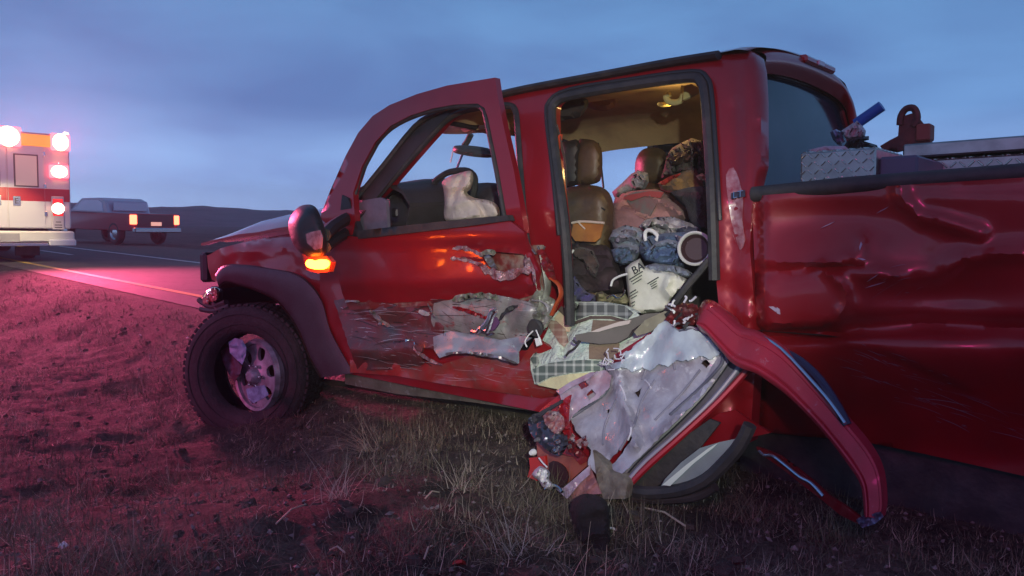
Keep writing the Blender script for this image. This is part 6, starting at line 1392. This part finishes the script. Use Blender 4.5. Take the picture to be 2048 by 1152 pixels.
cb = prof_body('cab', [(1.5, 1.0), (1.65, 1.40), (2.0, 1.50), (3.2, 1.49), (4.1, 1.04)], 0.82, mat('silver_roof', (0.45, 0.45, 0.52), 0.3, 0.5))
prof_body('window', [(1.75, 1.05), (1.82, 1.35), (2.05, 1.44), (3.1, 1.43), (3.8, 1.07)], 0.835, pcs, cb)
def pb(name, x0, x1, y0_, y1_, z0, z1, m, bev=0.01, parent=car):
    return boxes(name, [(PMM @ Matrix.Translation(((x0 + x1) / 2, (y0_ + y1_) / 2, (z0 + z1) / 2)), x1 - x0, y1_ - y0_, z1 - z0)], m, parent, bev=bev)
pb('rear_glass', -0.65, 0.65, 1.46, 1.50, 1.08, 1.36, pcs, 0.01, cb)
pb('tailgate', -0.72, 0.72, -0.03, -0.002, 0.58, 0.97, mat('darker_red_tailgate', (0.12, 0.02, 0.03), 0.35, 0, 0.6), 0.01)
pb('rear_bumper', -0.9, 0.9, -0.2, -0.02, 0.40, 0.56, chrome, 0.03)
for s in (-1, 1):
    pb('tail_light', s * 0.82 - 0.1, s * 0.82 + 0.1, -0.05, 0.10, 0.66, 0.96, mat('lit_orange_tail', (1, 0.5, 0.3), 0.3, emis=(1.0, 0.16, 0.07), estr=5), 0.02)
    for wy in (1.05, 4.2):
        Mw = PMM @ Matrix.Translation((s * 0.8, wy, 0.37)) @ Matrix.Rotation(R(90 * s), 4, 'Z')
        wh = lathe('wheel', [(0, -0.1), (0.1, -0.1), (0.2, -0.07), (0.22, -0.12)], Mw, chrome, car, seg=18)
        lathe('tyre', [(0.22, -0.11), (0.3, -0.13), (0.35, -0.11), (0.37, -0.06), (0.37, 0.06), (0.34, 0.11), (0.22, 0.11)], Mw, rubber, wh, seg=24)
pb('plate_light', -0.2, 0.2, -0.06, -0.031, 0.62, 0.74, mat('lit_plate', (0.8, 0.7, 0.6), 0.4, emis=(1, 0.4, 0.25), estr=0.8), 0.005)

# ================================================================== GRASS AND GROUND LITTER
def gh(x, y): return ground_h(x, y)
straw = mat('dry_straw', (0.17, 0.135, 0.10), 0.8, var=(0.09, 0.07, 0.055), vscale=2.2)
straw_l = mat('pale_straw', (0.42, 0.36, 0.27), 0.75)
sage = mat('grey_green_scrub', (0.13, 0.125, 0.07), 0.9, var=(0.20, 0.17, 0.11), vscale=3)
def blade(vs_, fs_, p, l, wd_, az, lean, curve, seg=3):
    d = Vector((math.cos(az), math.sin(az), 0)); s = Vector((-d.y, d.x, 0)); b = len(vs_)
    for i in range(seg + 1):
        t = i / seg; th = lean + curve * t
        q = p + d * (l * t * math.sin(th)) + Vector((0, 0, l * t * math.cos(th)))
        ww = wd_ * (1 - t * 0.85) / 2
        vs_.append(q - s * ww); vs_.append(q + s * ww)
    for i in range(seg): fs_.append((b + 2 * i, b + 2 * i + 1, b + 2 * i + 3, b + 2 * i + 2))
rnd = random.Random(11)
groups = {'dry_grass': ([], [], straw), 'pale_grass': ([], [], straw_l), 'scrub_ground_cover': ([], [], sage)}
cnt = 0; tries = 0
fwd = (CM.to_3x3() @ Vector((0, 0, -1))); fwd.z = 0; fwd.normalize(); rgt = Vector((fwd.y, -fwd.x, 0))
tl0 = toL(Vector((0, 0, 0)))
while cnt < 19000 and tries < 80000:
    tries += 1
    dep_ = 1.4 + 11.5 * rnd.random() ** 1.5; lat_ = (rnd.random() * 2 - 1) * 0.78 * dep_
    p = CAMPOS + fwd * dep_ + rgt * lat_; x, y = p.x, p.y
    if road_s(x, y) > -0.8: continue
    n = noise.noise(Vector((x * 1.7, y * 1.7, 3))) + 0.6 * noise.noise(Vector((x * 5, y * 5, 7)))
    near_truck = (-3.2 < x < 1.5 and 2.35 < y < 3.2)
    if n < (-0.12 if x < -3.4 else 0.0) and not near_truck and rnd.random() < 0.75: continue
    z = gh(x, y); cnt += 1
    kind_ = 'dry_grass' if rnd.random() < 0.62 else ('pale_grass' if rnd.random() < 0.30 else 'scrub_ground_cover')
    g = groups[kind_]; k = rnd.randint(3, 8); hh = rnd.uniform(0.010, 0.042) * (1 + max(0, n) * 2.0)
    if y > 2.75 and -4.4 < x < 1: hh *= 0.6
    for _ in range(k):
        q = Vector((x + rnd.gauss(0, 0.02), y + rnd.gauss(0, 0.02), z - 0.004))
        blade(g[0], g[1], q, hh * rnd.uniform(0.6, 2.0), rnd.uniform(0.0012, 0.0032) * (1 + dep_ * 0.10), rnd.uniform(0, 6.283), rnd.triangular(0.3, 1.55, 1.3), rnd.uniform(-0.6, 0.6), 2)
for k_, g in groups.items(): link(k_, g[0], g[1], g[2], kind='stuff', sharp=None)
# litter of pebbles
pv, pf = [], []
for _ in range(2600):
    dep_ = 1.5 + 8 * rnd.random() ** 1.6; lat_ = (rnd.random() * 2 - 1) * 0.75 * dep_
    p = CAMPOS + fwd * dep_ + rgt * lat_
    if road_s(p.x, p.y) > -0.7: continue
    s = rnd.uniform(0.003, 0.012) * (1.8 if rnd.random() < 0.04 else 1)
    M = Matrix.Translation((p.x, p.y, gh(p.x, p.y) + s * 0.3)) @ Matrix.Rotation(rnd.uniform(0, 6), 4, 'Z') @ Matrix.Rotation(rnd.uniform(0, 1), 4, 'X')
    b = len(pv); r6 = [rnd.uniform(.7, 1.2) * s for _ in range(6)]
    for v in ((r6[0], 0, 0), (-r6[1], 0, 0), (0, r6[2], 0), (0, -r6[3], 0), (0, 0, r6[4] * .7), (0, 0, -r6[5] * .7)): pv.append(M @ Vector(v))
    for f in ((0, 2, 4), (2, 1, 4), (1, 3, 4), (3, 0, 4), (2, 0, 5), (1, 2, 5), (3, 1, 5), (0, 3, 5)): pf.append(tuple(b + i for i in f))
cv, cf = [], []
for _ in range(1100):
    dep_ = 1.5 + 8 * rnd.random() ** 1.4; lat_ = (rnd.random() * 2 - 1) * 0.75 * dep_
    p = CAMPOS + fwd * dep_ + rgt * lat_
    if road_s(p.x, p.y) > -0.9: continue
    s = rnd.uniform(0.008, 0.03) * (1.6 if rnd.random() < 0.08 else 1)
    M = Matrix.Translation((p.x, p.y, gh(p.x, p.y))) @ Matrix.Rotation(rnd.uniform(0, 6), 4, 'Z') @ Matrix.Rotation(rnd.uniform(0, 0.6), 4, 'X')
    b = len(cv)
    for zz, rr in ((-0.3, 1.0), (0.25, 0.85)):
        for k in range(6):
            a_ = k * math.pi / 3; q = rr * s * rnd.uniform(0.7, 1.25); cv.append(M @ Vector((q * math.cos(a_), q * math.sin(a_), zz * s)))
    cv.append(M @ Vector((0, 0, s * rnd.uniform(0.4, 0.6))))
    for k in range(6): cf.append((b + k, b + (k + 1) % 6, b + 6 + (k + 1) % 6, b + 6 + k)); cf.append((b + 6 + k, b + 6 + (k + 1) % 6, b + 12))
link('earth_clods', cv, cf, mat('earth_clod', (0.085, 0.066, 0.052), 0.95, var=(0.045, 0.035, 0.03), vscale=9, bump=0.6, bscale=90), kind='stuff', smooth=False)
link('gravel', pv, pf, mat('grey_pebble', (0.26, 0.23, 0.21), 0.85, var=(0.12, 0.1, 0.09), vscale=25), kind='stuff', smooth=False)

def gpt(px, py):
    """ground point seen under a photo pixel"""
    r = ray(px, py); lo, hi = 0.8, 60
    t = lo
    while t < hi:
        p = CAMPOS + r * t
        if p.z < gh(p.x, p.y): return Vector((p.x, p.y, gh(p.x, p.y)))
        t += 0.02 + t * 0.004
    return CAMPOS + r * hi
def tuft(px, py, h, nbl, spread, label, m=straw_l, lean=(0.35, 1.45), bias=None, wd_=0.0035):
    c = gpt(px, py); vs_, fs_ = [], []
    r_ = random.Random(int(px * 7 + py))
    for _ in range(nbl):
        az = r_.uniform(0, 6.283) if bias is None else r_.gauss(bias[0], bias[1])
        q = c + Vector((r_.gauss(0, spread * 0.35), r_.gauss(0, spread * 0.35), -0.01))
        blade(vs_, fs_, q, h * r_.uniform(0.3, 0.95), wd_ * r_.uniform(0.5, 1.1), az, r_.uniform(*lean), r_.uniform(-0.1, 0.9), 5)
    base = link('grass_tuft', vs_, fs_, m, None, label=label, cat='grass tuft', group='dry grass tufts around the truck', sharp=None)
lf = math.atan2(-rgt.y, -rgt.x)
tuft(745, 905, 0.30, 90, 0.10, 'large pale dry grass tuft below the front door, blown over to the left', bias=(lf + 0.3, 0.7), lean=(0.3, 1.3))
tuft(675, 1000, 0.26, 55, 0.07, 'wispy dry tuft left of the bare patch, under the largest pale tuft')
tuft(920, 985, 0.24, 80, 0.12, 'scraggly dry tuft with crossed stalks between wheel and torn door corner')
tuft(505, 905, 0.16, 70, 0.07, 'short dry tuft right at the foot of the broken front wheel')
tuft(1078, 1030, 0.20, 110, 0.12, 'grey green scrub tuft just left of the black rubber boot', m=sage)
tuft(1040, 1110, 0.22, 120, 0.13, 'dense grey tuft at the bottom edge left of the rubber boot', m=mat('grey_straw', (0.30, 0.27, 0.24), 0.85))
tuft(950, 838, 0.20, 150, 0.22, 'long brown tuft pressed against the rocker rail', m=straw, lean=(0.2, 0.9))
tuft(870, 815, 0.16, 90, 0.16, 'thin brown tuft under the middle of the sill', m=straw)
tuft(1035, 868, 0.16, 110, 0.16, 'brown tuft beside the torn latch hanging from the door', m=straw)
tuft(1290, 1040, 0.14, 100, 0.14, 'low brown tuft to the right of the rubber boot', m=straw)
tuft(1440, 960, 0.16, 140, 0.11, 'reddish brown tuft behind the pale window glass', m=straw)
tuft(1500, 1035, 0.15, 140, 0.12, 'olive tuft under the bent red window frame', m=sage)
tuft(1650, 1090, 0.14, 150, 0.11, 'dark tuft at the tip of the bent red window frame', m=sage)
tuft(250, 800, 0.14, 60, 0.12, 'small red lit tuft alone left of the front wheel', m=straw)
tuft(250, 690, 0.13, 60, 0.2, 'low tuft near the roadside left of the front bumper', m=straw)
tuft(480, 1100, 0.15, 70, 0.14, 'dry tuft at the bottom edge below the front wheel', m=straw)
tuft(100, 960, 0.14, 70, 0.16, 'dry tuft at the lower left edge of the field', m=straw)
tuft(350, 880, 0.13, 70, 0.12, 'dry tuft between lower left field and front wheel', m=straw)
tuft(1168, 1210, 0.26, 9, 0.10, 'few upright bright stalks standing in front of the rubber boot', lean=(0.0, 0.35), wd_=0.004)
def stalk(a, b, label, r_=0.0028, m=straw_l, bend=6):
    A_, B_ = gpt(*a), gpt(*b); A_.z += 0.01; B_.z += 0.02
    mid = (A_ + B_) / 2; mid.z += 0.015
    tube('straw_stalk', [A_, mid, B_], r_, m, None, 5, label=label, cat='straw stalk', group='loose straw stalks on the ground')
stalk((552, 1054), (612, 1022), 'bright straw stalk lying left of the bottom middle, below the wispy tuft')
stalk((850, 1010), (878, 1000), 'short straw stalk right of the wispy tuft')
stalk((1290, 1024), (1370, 1066), 'long pale straw stalk lying right of the rubber boot', 0.004)
stalk((660, 1112), (690, 1120), 'curved straw stalk near the bottom edge below the large pale tuft')
stalk((848, 1140), (864, 1110), 'tilted straw stalk at the bottom edge right of the curved one')
# little debris on the ground
def chip(px, py, s, m, label, cat='debris'):
    c = gpt(px, py); M = Matrix.Translation(c + Vector((0, 0, s * 0.4))) @ Matrix.Rotation(px * 0.1, 4, 'Z') @ Matrix.Rotation(0.4, 4, 'X')
    vs_ = [M @ Vector(v) * 1.0 for v in ((-s, -s * .6, 0), (s * .8, -s * .7, s * .2), (s, s * .5, 0), (-s * .5, s * .8, s * .3), (-s * .8, -s * .4, s * .5), (s * .6, -s * .5, s * .6), (s * .7, s * .4, s * .5), (-s * .4, s * .6, s * .7))]
    o = link('debris_chip', vs_, [(0, 1, 2, 3), (7, 6, 5, 4), (0, 4, 5, 1), (1, 5, 6, 2), (2, 6, 7, 3), (3, 7, 4, 0)], m, None, label=label, cat=cat, smooth=False); fixn(o.data)
chip(1225, 1068, 0.014, white_pl, 'small white plastic chip lying right of the rubber boot')
chip(918, 1146, 0.02, mat('red_plastic_chip', (0.4, 0.02, 0.015), 0.3), 'small red plastic chip at the bottom edge left of the boot')
chip(128, 1101, 0.016, white_pl, 'white chip lying in the lower left corner of the field')
chip(280, 674, 0.02, mat('grey_stone', (0.4, 0.38, 0.38), 0.8), 'grey stone in the field left of the front wheel', 'stone')
chip(375, 678, 0.016, mat('grey_stone'), 'small grey stone just left of the front wheel tread', 'stone')

# thin haze added only so that the beacons glow
hz = boxes('added_haze', [(Matrix.Translation((0, 0, 4.5)), 520, 520, 15)], mat('tmp_air'), None, kind='stuff')
hm_ = bpy.data.materials.new('glow_haze'); hm_.use_nodes = True
t_ = hm_.node_tree; t_.nodes.clear(); o_ = t_.nodes.new('ShaderNodeOutputMaterial'); v_ = t_.nodes.new('ShaderNodeVolumePrincipled')
v_.inputs['Color'].default_value = (0.8, 0.8, 0.85, 1); v_.inputs['Density'].default_value = 0.0020; v_.inputs['Anisotropy'].default_value = 0.0
t_.links.new(v_.outputs[0], o_.inputs['Volume']); hz.data.materials[0] = hm_
